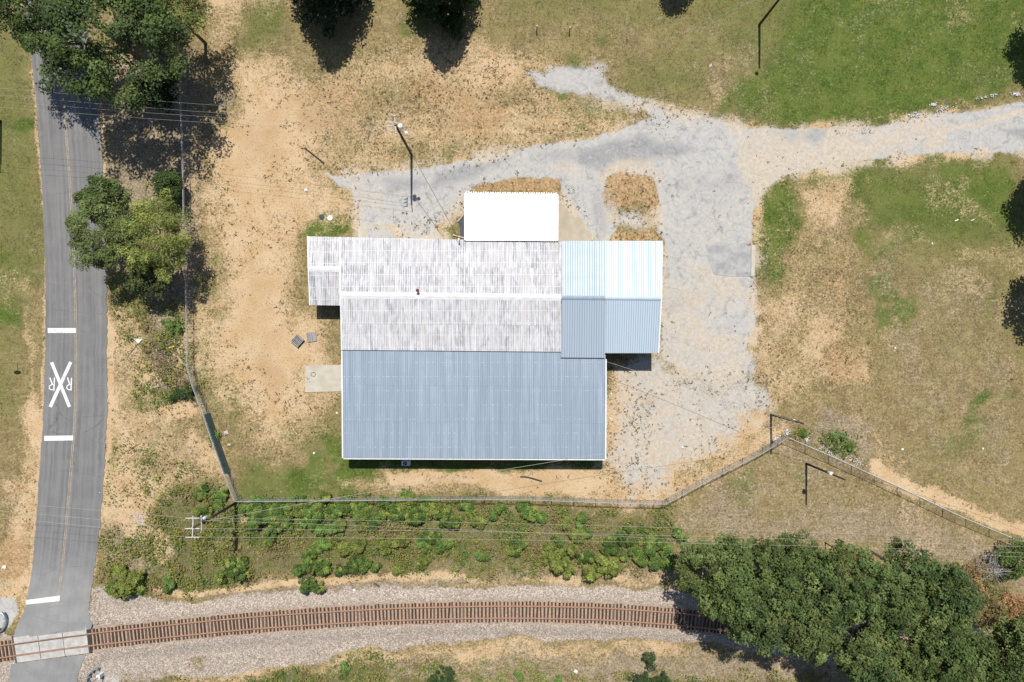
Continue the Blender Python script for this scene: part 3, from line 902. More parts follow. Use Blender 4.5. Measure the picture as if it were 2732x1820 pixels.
# small chamfer look comes from uneven seating
sA = np.interp(S(-70, 0, .45)[0], TRK[:, 0], TRK_S)
sB = np.interp(S(2700, 0, .45)[0], TRK[:, 0], TRK_S)
cr0 = np.interp(S(42, 0, .45)[0], TRK[:, 0], TRK_S)
cr1 = np.interp(S(236, 0, .45)[0], TRK[:, 0], TRK_S)
s = sA
nt_ = 0
while s < sB:
    if not (cr0 - 0.2 < s < cr1 + 0.1):
        p, d, nrm = trk_at(s)
        o = bpy.data.objects.new('tie', tie_me)
        o.location = (p[0] + rng.normal(0, 0.01) + nrm[0] * rng.normal(0, 0.035), p[1] + nrm[1] * rng.normal(0, 0.035), 0.335 - 0.3 + rng.normal(0, 0.006))
        o.rotation_euler = (0, rng.normal(0, 0.01), math.atan2(d[1], d[0]) + rng.normal(0, 0.025))
        o.scale = (rng.uniform(0.85, 1.05), rng.uniform(0.97, 1.03), 1)
        link(o, track)
        nt_ += 1
    s += 0.463 + rng.normal(0, 0.012)
prof = [(-0.075, 0), (0.075, 0), (0.075, 0.02), (0.016, 0.035), (0.016, 0.125), (0.042, 0.135), (0.042, 0.172), (-0.042, 0.172), (-0.042, 0.135), (-0.016, 0.125), (-0.016, 0.035), (-0.075, 0.02)]
s_all = np.arange(np.interp(-120, TRK[:, 0], TRK_S), np.interp(110, TRK[:, 0], TRK_S), 1.2)
for side in (-0.754, 0.754):
    V, F = [], []
    for s in s_all:
        p, d, nrm = trk_at(s)
        for a, h in prof:
            q = p + nrm * (side + a)
            V.append((q[0], q[1], 0.42 + h - 0.3))
    n = len(prof)
    for i in range(len(s_all) - 1):
        for k in range(n): F.append((i * n + k, (i + 1) * n + k, (i + 1) * n + (k + 1) % n, i * n + (k + 1) % n))
    o = link(bpy.data.objects.new('rail', np_mesh('rail', V, F, M['rust_rail'])), track)
plate_me = MB().box((0, 0, 0), (0.19, 0.32, 0.02)).mesh('tie_plate', M['plate'])

# crossing panels
M['xpanel'] = simple('crossing_concrete', (0.43, 0.415, 0.39), (0.32, 0.305, 0.285), 1.5, 0.85, bstr=0.15)
M['rubber'] = simple('black_rubber', (0.03, 0.03, 0.03), (0.05, 0.045, 0.04), 3.0, 0.8)
crossing = empty('level_crossing', tuple(trk_at((cr0 + cr1) / 2)[0]) + (0.3,))
tag(crossing, 'concrete panel level crossing where the road meets the track', 'level crossing')
LC = np.array(crossing.location)


def trk_block(mb, s0, s1, a0, a1, z0, z1, nseg=4):
    for i in range(nseg):
        t0 = s0 + (s1 - s0) * i / nseg; t1 = s0 + (s1 - s0) * (i + 1) / nseg
        pts = []
        for s, a in ((t0, a0), (t1, a0), (t1, a1), (t0, a1)):
            p, d, nrm = trk_at(s)
            q = p + nrm * a
            pts.append((q[0] - LC[0], q[1] - LC[1]))
        mb.prism(pts, z0 - LC[2], z1 - LC[2])


for c in range(3):
    t0 = cr0 + (cr1 - cr0) * c / 3 + 0.035
    t1 = cr0 + (cr1 - cr0) * (c + 1) / 3 - 0.035
    for a0, a1 in ((-1.62, -0.83), (-0.60, 0.60), (0.83, 1.62)):
        mb = MB()
        trk_block(mb, t0, t1, a0, a1, 0.30, 0.588 + rng.normal(0, 0.004), 1)
        mb.build('panel', M['xpanel'], crossing)
mb = MB()
trk_block(mb, cr0 - 0.3, cr1 + 0.28, -1.72, 1.72, 0.2, 0.40, 3)
mb.build('bed', M['rubber'], crossing)

# ------------------------------------------------------------------ metal building
def roof_mat_old():
    b = NB('weathered_corrugated_roof')
    P = b.pos()
    oi = b.n('ShaderNodeObjectInfo').outputs['Random']
    off = b.n('ShaderNodeCombineXYZ')
    b.put(off.inputs[0], b.math('MULTIPLY', oi, 37.0)); b.put(off.inputs[1], b.math('MULTIPLY', oi, 91.0))
    pv = b.n('ShaderNodeVectorMath', operation='ADD')
    b.put(pv.inputs[0], P); b.put(pv.inputs[1], off.outputs[0])
    s1 = b.noise(b.vmul(pv.outputs[0], (9.0, 0.20, 0.2)), 1.0, 5, 0.72)
    s2 = b.noise(b.vmul(P, (2.2, 0.9, 1)), 1.0, 4, 0.65)
    s3 = b.noise(b.vmul(pv.outputs[0], (22.0, 0.6, 1)), 1.0, 2, 0.6)
    f = b.rng(b.math('ADD', b.math('MULTIPLY', s1, 0.55), b.math('ADD', b.math('MULTIPLY', s2, 0.25), b.math('MULTIPLY', s3, 0.2))), 0.46, 0.60)
    c = b.mix(b.math('MULTIPLY', f, 0.8), (0.575, 0.58, 0.60), (0.235, 0.228, 0.235))
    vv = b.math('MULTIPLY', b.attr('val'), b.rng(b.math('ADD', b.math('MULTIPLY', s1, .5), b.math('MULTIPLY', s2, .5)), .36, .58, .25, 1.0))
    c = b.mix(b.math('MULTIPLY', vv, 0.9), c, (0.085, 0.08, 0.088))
    c = b.mix(b.rng(oi, 0.0, 1.0, 0.0, 0.75), c, b.mix(b.rng(s1, .3, .7), (0.61, 0.61, 0.62), (0.36, 0.35, 0.345)))
    c = b.mix(b.math('MULTIPLY', b.rng(s2, 0.55, 0.68), 0.35), c, (0.30, 0.29, 0.285))
    # fastener rows: rows of caulked screw heads along the purlins
    sp = b.n('ShaderNodeSeparateXYZ')
    b.put(sp.inputs[0], P)
    fr = b.math('ABSOLUTE', b.math('SUBTRACT', b.math('FRACT', b.math('MULTIPLY', sp.outputs[1], 0.69)), 0.5))
    ln = b.math('MULTIPLY', b.rng(fr, 0.020, 0.012), b.rng(s1, 0.40, 0.55))
    c = b.mix(b.math('MULTIPLY', ln, 0.8), c, (0.66, 0.66, 0.67))
    return b.done(b.bsdf(c, 0.85, 0.0, 0.08, s3, 0.1, 0.01))


def roof_mat_galv(name, base, dark, rough, metal, streak=0.5, rows=False, rib_shade=0.3, spec=0.5):
    b = NB(name)
    P = b.pos()
    oi = b.n('ShaderNodeObjectInfo').outputs['Random']
    s1 = b.noise(b.vmul(P, (3.2, 0.10, 0.1)), 1.0, 4, 0.7)
    s2 = b.noise(b.vmul(P, (0.5, 0.9, 1)), 1.0, 4, 0.6)
    f = b.math('MULTIPLY', b.rng(s1, 0.32, 0.68), streak)
    c = b.mix(f, base, dark)
    c = b.mix(b.math('MULTIPLY', b.rng(s2, 0.4, 0.7), 0.35 * streak), c, dark)
    c = b.mix(b.rng(oi, 0, 1, 0, 0.35 * streak, smooth=False), c, dark)
    c = b.mix(b.math('MULTIPLY', b.attr('val'), rib_shade), c, (0.14, 0.17, 0.20))  # shade along rib feet and flanks, painted into the colour
    if rows:
        sp = b.n('ShaderNodeSeparateXYZ')
        b.put(sp.inputs[0], P)
        fr = b.math('ABSOLUTE', b.math('SUBTRACT', b.math('FRACT', b.math('MULTIPLY', sp.outputs[1], 0.58)), 0.5))
        sx = b.noise(b.vmul(P, (5.0, 0.3, 1)), 1.0, 2, 0.5)
        ln = b.math('MULTIPLY', b.rng(fr, 0.016, 0.008), b.rng(sx, 0.52, 0.62))
        c = b.mix(b.math('MULTIPLY', ln, 0.55), c, (0.75, 0.77, 0.8))
    r = b.math('ADD', b.math('MULTIPLY', s2, 0.12), rough - 0.06)
    return b.done(b.bsdf(c, r, metal, spec))


M['roof_old'] = roof_mat_old()
M['roof_blue'] = roof_mat_galv('galvanised_lean_to_roof', (0.330, 0.390, 0.455), (0.225, 0.280, 0.340), 0.45, 0.2, 1.0, True, .5)
M['roof_new'] = roof_mat_galv('new_galvanised_roof', (0.415, 0.495, 0.57), (0.37, 0.445, 0.515), 0.50, 0.10, 0.35, rib_shade=0.95, spec=0.18)
M['roof_annex'] = roof_mat_galv('older_galvanised_annex_roof', (0.350, 0.415, 0.48), (0.30, 0.36, 0.42), 0.50, 0.10, 0.5, rib_shade=0.95, spec=0.18)
M['roof_white'] = roof_mat_galv('white_canopy_roof', (0.86, 0.86, 0.86), (0.80, 0.80, 0.80), 0.36, 0.35, 0.3)
M['trim'] = simple('white_metal_trim', (0.72, 0.72, 0.72), (0.62, 0.62, 0.62), 3.0, 0.5)
M['wall'] = simple('pale_metal_wall', (0.45, 0.45, 0.43), (0.36, 0.36, 0.34), 1.5, 0.6, stretch=(4, 4, 0.6))
M['deck'] = simple('dark_roof_deck', (0.10, 0.095, 0.09), (0.07, 0.065, 0.06), 2.0, 0.9)
M['door'] = simple('grey_roller_door', (0.32, 0.33, 0.34), (0.26, 0.27, 0.28), 3.0, 0.5, stretch=(0.5, 0.5, 8))
M['rust'] = simple('rusty_flue', (0.14, 0.055, 0.03), (0.08, 0.035, 0.02), 9.0, 0.85)
M['concrete'] = simple('pale_concrete', (0.44, 0.405, 0.335), (0.36, 0.33, 0.27), 1.1, 0.9, bstr=0.15)
M['black'] = simple('black_plastic', (0.018, 0.018, 0.018), (0.03, 0.03, 0.03), 5.0, 0.6)
M['grey_metal'] = simple('galvanised_steel', (0.42, 0.43, 0.44), (0.32, 0.33, 0.34), 6.0, 0.45, 0.5)

bld = empty('metal_building', (0, 0, 0))
tag(bld, 'large metal workshop with weathered corrugated gable roof and blue-grey lean-to', 'building')


def slope_quad(a, b, c, d):
    """corners: eave/ridge left, right at the top of the picture, then right, left at the bottom"""
    return [np.array(p, float) for p in (a, b, c, d)]


def blerp(Q, u, v):
    return (Q[0] * (1 - u) + Q[1] * u) * (1 - v) + (Q[3] * (1 - u) + Q[2] * u) * v


def roof(Q, cols, rows, prof, mat, downhill, parent=bld, name='roof', lift=0.0):
    """deck mesh (the part 'roof') with one child mesh per sheet; prof = list of (u, height) over one sheet"""
    nrm = np.cross(Q[1] - Q[0], Q[3] - Q[0]); nrm /= np.linalg.norm(nrm)
    if nrm[2] < 0: nrm = -nrm
    mb = MB()
    dk = [q - nrm * 0.05 for q in Q] + [q - nrm * 0.13 for q in Q]
    ctr = sum(Q) / 4
    dk = [p + (ctr - p) * 0.004 for p in dk]
    mb.add(dk, [(3, 2, 1, 0), (4, 5, 6, 7), (0, 1, 5, 4), (1, 2, 6, 5), (2, 3, 7, 6), (3, 0, 4, 7)])
    rf = mb.build(name, M['deck'], parent)
    L = np.linalg.norm(Q[3] - Q[0])
    lap = 0.12 / L
    for c in range(cols):
        for r in range(rows):
            v0, v1 = r / rows, (r + 1) / rows
            # lap towards the low side
            up = lift
            if downhill > 0:
                if r < rows - 1: v1 += lap
                up += 0.014 * (rows - 1 - r)
            else:
                if r > 0: v0 -= lap
                up += 0.014 * r
            V = []
            for pu, ph in [q[:2] for q in prof]:
                u = (c + pu) / cols
                j = rng.normal(0, 0.0012)
                for v in (v0, v1):
                    V.append(blerp(Q, u, v) + nrm * (ph + up + j))
            n = len(prof)
            F = [(2 * i, 2 * i + 1, 2 * i + 3, 2 * i + 2) for i in range(n - 1)]
            me = np_mesh('roof_sheet', V, F, mat)
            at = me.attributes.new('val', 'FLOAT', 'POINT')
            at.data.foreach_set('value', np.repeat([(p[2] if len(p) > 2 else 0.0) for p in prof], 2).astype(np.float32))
            o = link(bpy.data.objects.new('roof_sheet', me), rf)
    return rf


def corr(n, h):
    """corrugated profile, n waves"""
    out = []
    for i in range(n):
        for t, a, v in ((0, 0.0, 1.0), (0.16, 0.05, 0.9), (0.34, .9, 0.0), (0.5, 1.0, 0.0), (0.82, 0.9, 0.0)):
            out.append(((i + t) / n, a * h, v))
    out.append((1.0, 0.0, 1.0))
    return out


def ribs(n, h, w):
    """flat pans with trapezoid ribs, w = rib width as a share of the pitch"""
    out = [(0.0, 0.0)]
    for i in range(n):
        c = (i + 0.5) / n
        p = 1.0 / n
        out += [(c - w * p / 2, 0.0, 0.0), (c - w * p / 3.2, 0.003, 1.0), (c - w * p / 5, h, .75), (c + w * p / 5, h, 0.0), (c + w * p / 3.2, .003, .6), (c + w * p / 2, 0.0, 0.0)]  # last value of each point: weight of the painted shade beside the rib
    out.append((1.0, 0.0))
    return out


H = dict(old_e=4.25, old_r=5.15, blu_t=4.08, blu_e=3.45, rw_e=4.45, rw_r=5.95, wg_e=3.1, wg_r=3.95, cn_n=3.15, cn_s=4.55)
ON = (D(783, 545, H['old_e']), D(1291, 556, H['old_e']))
OR_ = (D(784.5, 678, H['old_r']), D(1291, 684, H['old_r']))
OS = (D(787, 804.5, H['old_e']), D(1290, 809, H['old_e']))
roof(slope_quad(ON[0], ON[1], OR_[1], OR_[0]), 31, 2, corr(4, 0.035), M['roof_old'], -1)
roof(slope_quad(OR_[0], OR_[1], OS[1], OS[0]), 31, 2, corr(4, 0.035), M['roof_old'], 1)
WN = (D(709, 543.5, H['wg_e']), D(790, 545.5, H['wg_e']))
WR = (D(710.5, 618, H['wg_r']), D(790, 619.5, H['wg_r']))
WS = (D(714, 701.5, H['wg_e']), D(790, 702.5, H['wg_e']))
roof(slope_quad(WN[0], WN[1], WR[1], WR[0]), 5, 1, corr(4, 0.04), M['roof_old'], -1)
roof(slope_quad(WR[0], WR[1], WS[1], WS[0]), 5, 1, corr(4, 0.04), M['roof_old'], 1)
BT = (D(787.5, 796, H['blu_t']), D(1392, 803, H['blu_t']))
BS = (D(789, 1053, H['blu_e']), D(1391, 1055.5, H['blu_e']))
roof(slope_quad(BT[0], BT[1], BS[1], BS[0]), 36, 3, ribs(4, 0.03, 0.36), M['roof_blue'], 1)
R1N = (D(1291.5, 554, H['rw_e']), D(1391.6, 554, H['rw_e']))
R1R = (D(1291.5, 684, H['rw_r']), D(1391.6, 685, H['rw_r']))
R1S = (D(1289.5, 822, H['rw_e'] - 0.12), D(1390.4, 823, H['rw_e'] - 0.12))
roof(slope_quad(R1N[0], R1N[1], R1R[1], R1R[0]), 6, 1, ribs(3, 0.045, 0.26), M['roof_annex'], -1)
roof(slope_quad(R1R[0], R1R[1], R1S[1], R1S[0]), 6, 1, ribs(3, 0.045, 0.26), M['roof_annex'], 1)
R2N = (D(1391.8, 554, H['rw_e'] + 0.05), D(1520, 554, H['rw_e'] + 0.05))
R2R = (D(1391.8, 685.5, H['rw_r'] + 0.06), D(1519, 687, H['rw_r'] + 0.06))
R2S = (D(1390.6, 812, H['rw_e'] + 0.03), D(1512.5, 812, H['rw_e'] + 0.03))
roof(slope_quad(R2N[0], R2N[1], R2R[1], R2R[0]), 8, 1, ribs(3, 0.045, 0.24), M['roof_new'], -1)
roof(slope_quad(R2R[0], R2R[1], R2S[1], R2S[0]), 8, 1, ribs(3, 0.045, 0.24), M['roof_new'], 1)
CQ = slope_quad(D(1070, 445, H['cn_n']), D(1281, 447.5, H['cn_n']), D(1280.5, 554, H['cn_s']), D(1070, 552.5, H['cn_s']))
roof(CQ, 13, 1, ribs(4, 0.04, 0.4), M['roof_white'], -1, name='canopy_roof')


M['eave_dark'] = simple('dark_eave_board', (0.16, 0.13, 0.12), (0.11, 0.09, 0.085), 5.0, .8)  # dark brown strip below the pale rib ends
e0, e1 = CQ[0] + np.array([0, .04, -.10]), CQ[1] + np.array([0, .04, -.10])
MB().beam(e0 + [0, .07, 0], e1 + [0, .07, 0], .16, .06).build('eave_board', M['eave_dark'], bld)
mb = MB()
for t in np.linspace(0.01, .99, 38):
    q = e0 + (e1 - e0) * t
    mb.box((q[0], q[1] + .06, q[2] + .06), (.13, .22, .03))
tag(mb.build('eave_closure', M['roof_white'], bld), kind='stuff')


def ridge_cap(a, b, w, mat, drop):
    mb = MB()
    a = np.array(a, float); b = np.array(b, float)
    d = b - a; d /= np.linalg.norm(d)
    s = np.array([-d[1], d[0], 0])
    V = []
    for p in (a - d * 0.03, b + d * 0.03):
        for off, z in ((-w, -drop), (-0.05, 0), (0.05, 0), (w, -drop)):
            V.append(p + s * off + np.array([0, 0, 0.065 + z]))
    mb.add(V, [(0, 4, 5, 1), (1, 5, 6, 2), (2, 6, 7, 3)])
    return mb.build('ridge_cap', mat, bld)


M['cap_old'] = simple('old_ridge_cap', (0.62, 0.62, 0.62), (0.48, 0.48, 0.48), 2.0, 0.6, stretch=(0.6, 4, 1))
ridge_cap(OR_[0], OR_[1], 0.42, M['cap_old'], 0.085)
ridge_cap(WR[0], WR[1], 0.34, M['cap_old'], 0.08)
M['cap_new'] = simple('grey_ridge_cap', (0.24, 0.30, 0.36), (0.20, 0.25, 0.30), 2.0, 0.6)
ridge_cap(R1R[0], R1R[1], 0.24, M['cap_new'], 0.065)
ridge_cap(R2R[0], R2R[1], 0.20, M['roof_annex'], 0.06)


def rake(pts, w=0.14, h=0.16, mat=None):
    mb = MB()
    for a, b in zip(pts[:-1], pts[1:]): mb.beam(np.array(a) + [0, 0, 0.0], np.array(b) + [0, 0, 0.0], w, h)
    return mb.build('rake_trim', mat or M['trim'], bld)


sh = np.array([-0.07, 0, 0.0])
rake([ON[0] + sh, OR_[0] + sh, OS[0] + sh])
rake([WN[0] + sh, WR[0] + sh, WS[0] + sh])
rake([BT[0] + sh, BS[0] + sh])
rake([BT[1] - sh + [0, -1.2, -0.06], BS[1] - sh])
rake([R2N[1] - sh, R2R[1] - sh, R2S[1] - sh])
rake([CQ[1] - sh, CQ[2] - sh])
rake([CQ[0] + sh, CQ[3] + sh])
# half-round gutter with brackets along the lean-to eave
mb = MB()
g0 = BS[0] + np.array([0, -0.09, -0.07]); g1 = BS[1] + np.array([0, -0.09, -0.07])
mb.beam(g0 + [0, -0.05, 0.0], g1 + [0, -0.05, 0], 0.02, 0.13)
mb.beam(g0 + [0, 0.02, -0.06], g1 + [0, 0.02, -0.06], 0.13, 0.015)
mb.build('gutter', M['trim'], bld)
for t in np.linspace(0.01, 0.99, 34):
    p = g0 + (g1 - g0) * t
    MB().box((p[0], p[1] - 0.005, p[2] + 0.06), (0.035, 0.13, 0.012)).build('gutter_bracket', M['trim'], bld)


def walls(fp_, tops, name='wall'):
    """vertical wall faces, footprint px list with the top heights at each corner"""
    mb = MB()
    n = len(fp_)
    for i in range(n):
        a, b = fp_[i], fp_[(i + 1) % n]
        mb.add([(a[0], a[1], -0.1), (b[0], b[1], -0.1), (b[0], b[1], tops[(i + 1) % n]), (a[0], a[1], tops[i])], [(0, 1, 2, 3)])
    return mb.build(name, M['wall'], bld)


def inset(p, dx, dy): return np.array([p[0] + dx, p[1] + dy])


walls([inset(ON[0], .25, -.35), inset(ON[1], -.1, -.35), inset(OR_[1], -.1, 0), inset(OS[1], -.1, .3), inset(OS[0], .25, .3), inset(OR_[0], .25, 0)],
      [H['old_e'] - .1, H['old_e'] - .1, H['old_r'] - .17, H['old_e'] - .12, H['old_e'] - .12, H['old_r'] - .17])
walls([inset(WN[0], .2, -.3), inset(WN[1], -.05, -.3), inset(WR[1], -.05, 0), inset(WS[1], -.05, .3), inset(WS[0], .2, .3), inset(WR[0], .2, 0)],
      [H['wg_e'] - .08, H['wg_e'] - .08, H['wg_r'] - .17, H['wg_e'] - .08, H['wg_e'] - .08, H['wg_r'] - .17])
walls([inset(BT[0], .25, -.5), inset(BT[1], -.25, -.9), inset(BS[1], -.25, .35), inset(BS[0], .25, .35)], [H['blu_t'] - .2, H['blu_t'] - .22, H['blu_e'] - .1, H['blu_e'] - .1])
walls([inset(R1N[0], .1, -.3), inset(R2N[1], -.25, -.3), inset(R2R[1], -.25, 0), inset(R2S[1], -.25, .3), inset(R2S[0], 0.0, .35), inset(R1S[0], .1, 1.2), inset(R1R[0], .1, 0)],
      [H['rw_e'] - .1, H['rw_e'] - .06, H['rw_r'] - .12, H['rw_e'] - .1, H['rw_e'] - .12, H['rw_e'] - .02, H['rw_r'] - .18])
# doors
p = D(700 + 87, 870, 0)
wx_ = BT[0][0] + 0.25
MB().box((wx_ - 0.03, D(0, 870)[1], 1.35), (0.06, 3.2, 2.7)).build('roller_door', M['door'], bld)
MB().box((D(1175, 0)[0], inset(ON[0], 0, -.30)[1], 1.3), (3.0, 0.06, 2.6)).build('roller_door', M['door'], bld)
MB().box((R2N[1][0] - 0.22, D(0, 640)[1], 1.6), (0.06, 3.6, 3.2)).build('roller_door', M['door'], bld)
# canopy posts
for t in (0.04, 0.35, 0.66, 0.96):
    q = CQ[0] + (CQ[1] - CQ[0]) * t + np.array([0, -0.5, 0])
    MB().tube([(q[0], q[1], -0.05), (q[0], q[1], H['cn_n'] - 0.03)], 0.07, 8).build('canopy_post', M['grey_metal'], bld)
# flue and service mast
q = S(1116, 776, 5.1)
MB().tube([(q[0], q[1], 5.15), (q[0], q[1], 5.85)], 0.09, 10).disc((q[0], q[1], 5.85), 0.2, 0.09, 12, 0.05).build('flue', M['rust'], bld)
q = S(1226, 641, 4.2)
MB().tube([(q[0], q[1], 2.2), (q[0], q[1], 5.3)], 0.045, 8).box((q[0], q[1], 5.36), (0.16, 0.2, 0.12)).build('service_mast', M['grey_metal'], bld)
MAST = np.array([q[0], q[1], 5.35])
# air conditioner outdoor unit
ac = empty('air_conditioner', tuple(S(1083, 1236, 0.6)[:2]) + (0.0,))
tag(ac, 'pale outdoor air conditioner unit in the shade below the lean-to eave', 'air conditioner')
M['ac_body'] = simple('pale_enamel', (0.70, 0.72, 0.76), (0.62, 0.64, 0.68), 3.0, 0.45)
MB().box((0, 0.05, 0.62), (0.98, 0.62, 0.72)).build('casing', M['ac_body'], ac)
MB().disc((-0.05, 0.03, 0.985), 0.26, 0.012, 20).build('fan_grille', M['black'], ac)
for k in range(3):
    a = k * 2.1
    MB().beam((-0.05, 0.03, 1.0), (-0.05 + 0.22 * math.cos(a), 0.03 + 0.22 * math.sin(a), 1.0), 0.08, 0.01).build('fan_blade', M['grey_metal'], ac)
MB().box((0, 0.05, 0.12), (1.15, 0.85, 0.3)).build('base', M['concrete'], ac)

# ------------------------------------------------------------------ slabs and plates
def slab(name, pts, z, mat, label, cat):
    c = sum(np.array(p[:2]) for p in pts) / len(pts)
    mb = MB().prism([(p[0] - c[0], p[1] - c[1]) for p in pts], -0.15, z)
    o = mb.build(name, mat)
    o.location = (c[0], c[1], 0)
    return tag(o, label, cat)


a = slab('concrete_slab', [D(702.5, 841), D(702.5, 902), D(792, 899.5), D(792, 838.5)], 0.09, M['concrete'], 'pale concrete apron slab at the west side of the lean-to', 'slab')
# wandering cracks in the slab, cut as thin dark inlays
for pts in ([(715, 858), (722, 856), (727, 860), (723, 866), (716, 864), (715, 858)], [(705, 866), (708, 873), (712, 870)], [(711, 877), (713, 879)]):
    mb = MB()
    for p0, p1 in zip(pts[:-1], pts[1:]):
        A = D(*p0) - np.array(a.location); B = D(*p1) - np.array(a.location)
        mb.beam((A[0], A[1], 0.0905), (B[0], B[1], 0.0905), 0.06, 0.004)
    mb.build('crack', M['black'], a)
slab('concrete_slab', [D(1283, 461), D(1300, 478), D(1376, 556), D(1283, 556)][::-1], 0.10, simple('tan_concrete', (0.375, 0.33, 0.255), (0.31, 0.275, 0.21), 1.1, 0.9, bstr=.15), 'triangular tan concrete slab beside the white canopy', 'slab')
slab('concrete_slab', [S(956, 605), S(956, 636), S(982, 636), S(982, 605)], 0.08, M['concrete'], 'small concrete step slab at the north eave of the old roof', 'slab')
slab('concrete_slab', [D(841, 527), D(841, 550), D(905, 552), D(905, 530)], 0.05, simple('grey_pad', (0.38, 0.37, 0.35), (0.31, 0.305, 0.295), 1.2, 0.9), 'grey concrete pad against the north wall beside the step slab', 'slab')
M['slate'] = simple('dark_slate', (0.040, 0.052, 0.068), (0.028, 0.036, 0.046), 2.0, 0.6, stretch=(3, 0.5, 1))
dr = slab('dark_plate', [S(1252, 556), S(1222, 592), S(1227, 602), S(1228, 634), S(1262, 634)], 0.16, M['slate'], 'dark raised plate at the west edge of the white canopy', 'ramp')  # low dark slab, with a pale bar on its slanted edge
mb = MB()
A = S(1252, 555.5) - np.array(dr.location); B = S(1221.5, 592) - np.array(dr.location)
mb.beam((A[0], A[1], 0.17), (B[0], B[1], 0.17), 0.10, 0.1)
mb.build('plate_lip', M['concrete'], dr)
# patch in the yard with its kerb
M['patch'] = simple('patched_asphalt', (0.36, 0.355, 0.34), (0.225, 0.23, 0.235), 0.8, 0.9, bstr=0.2)
slab('pavement_patch', [S(1884, 656), S(1893, 700), S(1905, 732), S(1950, 738), S(2002, 739), S(2003, 655)], 0.045, M['patch'], 'smoother grey square of paving at the east edge of the yard', 'pavement patch')['kind'] = 'structure'
slab('kerb', [S(2004, 654), S(2003, 738), S(2012, 738), S(2015, 654)], 0.13, M['concrete'], 'short pale concrete kerb along the grey paving patch', 'kerb')

# ------------------------------------------------------------------ chain link fences
M['galv'] = simple('galvanised_wire', (0.42, 0.43, 0.43), (0.33, 0.34, 0.34), 8.0, 0.5, 0.15)
M['galv_new'] = simple('bright_galvanised_wire', (0.60, 0.65, 0.68), (0.50, 0.54, 0.57), 8.0, 0.5, 0.15)
M['screen'] = simple('green_screen_fabric', (0.095, 0.145, 0.135), (0.065, 0.105, 0.10), 4.0, 0.9)
FH = 2.1


def fence(label, pts, spacing=2.75, arm=1, screens=(), barb=True, gm='galv'):
    """pts: photo pixels of the top rail"""
    P = [S(x, y, FH)[:2] for x, y in pts]
    root = empty('chain_link_fence', (P[0][0], P[0][1], 0))
    tag(root, label, 'fence', 'chain link fences around the yard')
    O = P[0]
    seg = np.array([np.linalg.norm(b - a) for a, b in zip(P[:-1], P[1:])])
    cum = np.concatenate([[0], np.cumsum(seg)])
    L = cum[-1]

    def at(s):
        return np.array([np.interp(s, cum, [p[0] for p in P]), np.interp(s, cum, [p[1] for p in P])]) - O

    def nrm(s):
        d = at(min(s + .2, L)) - at(max(s - .2, 0)); d /= np.linalg.norm(d)
        return np.array([-d[1], d[0]]) * arm
    n = max(2, int(round(L / spacing)) + 1)
    posts = [L * i / (n - 1) for i in range(n)]
    top = []
    for i, s in enumerate(posts):
        q = at(s)
        m = nrm(s)
        mb = MB().tube([(q[0], q[1], -0.2), (q[0], q[1], FH)], 0.045, 7)
        po = mb.build('post', M[gm], root)
        if barb:
            MB().tube([(q[0], q[1], FH), (q[0] + m[0] * .33, q[1] + m[1] * .33, FH + .33)], 0.028, 5).build('barb_arm', M['galv_new'], po)
    ss = sorted(set(list(posts) + list(cum)))
    MB().tube([(at(s)[0], at(s)[1], FH) for s in ss], 0.034, 6).build('top_rail', M[gm], root)
    MB().tube([(at(s)[0], at(s)[1], 0.08) for s in ss], 0.012, 4).build('bottom_wire', M[gm], root)
    if barb:
        for k in (0.35, 0.7, 1.0):
            pp = []
            for s in ss:
                q = at(s); m = nrm(s)
                pp.append((q[0] + m[0] * .33 * k, q[1] + m[1] * .33 * k, FH + .33 * k))
            MB().tube(pp, 0.011, 3, False).build('barbed_wire', M[gm], root)
    # woven mesh: two families of diagonal wires
    V, F = [], []
    r = 0.0032
    for fam in (1, -1):
        for s0 in np.arange(-FH, L + FH, 0.15):
            s1 = s0 + fam * FH
            a, b = max(min(s0, s1), 0), min(max(s0, s1), L)
            if b - a < 0.05: continue
            za = (a - s0) / (s1 - s0) * (FH - 0.1) + 0.06
            zb = (b - s0) / (s1 - s0) * (FH - 0.1) + 0.06
            brk = [a] + [c for c in cum if a + .02 < c < b - .02] + [b]
            for u, w in zip(brk[:-1], brk[1:]):
                zu = za + (zb - za) * (u - a) / (b - a); zw = za + (zb - za) * (w - a) / (b - a)
                pu, pw = at(u), at(w)
                k = len(V)
                m = nrm((u + w) / 2)
                for q, z in ((pu, zu), (pw, zw)):
                    V += [(q[0] + m[0] * r * fam, q[1] + m[1] * r * fam, z), (q[0] - m[0] * r, q[1] - m[1] * r, z + r), (q[0] - m[0] * r, q[1] - m[1] * r, z - r)]
                F += [(k, k + 1, k + 4, k + 3), (k + 1, k + 2, k + 5, k + 4), (k + 2, k, k + 3, k + 5)]
    o = link(bpy.data.objects.new('wire_mesh', np_mesh('wire_mesh', V, F, M[gm])), root)
    o['kind'] = 'stuff'
    for s0, s1 in screens:
        mb = MB()
        qs = [s for s in ss if s0 * L < s < s1 * L]
        qs = [s0 * L] + qs + [s1 * L]
        for u, w in zip(qs[:-1], qs[1:]):
            a_, b_ = at(u), at(w)
            m = nrm((u + w) / 2) * 0.05
            mb.beam((a_[0] + m[0], a_[1] + m[1], 1.05), (b_[0] + m[0], b_[1] + m[1], 1.05), 0.012, 1.9)
        mb.build('privacy_screen', M['screen'], root)
    return root


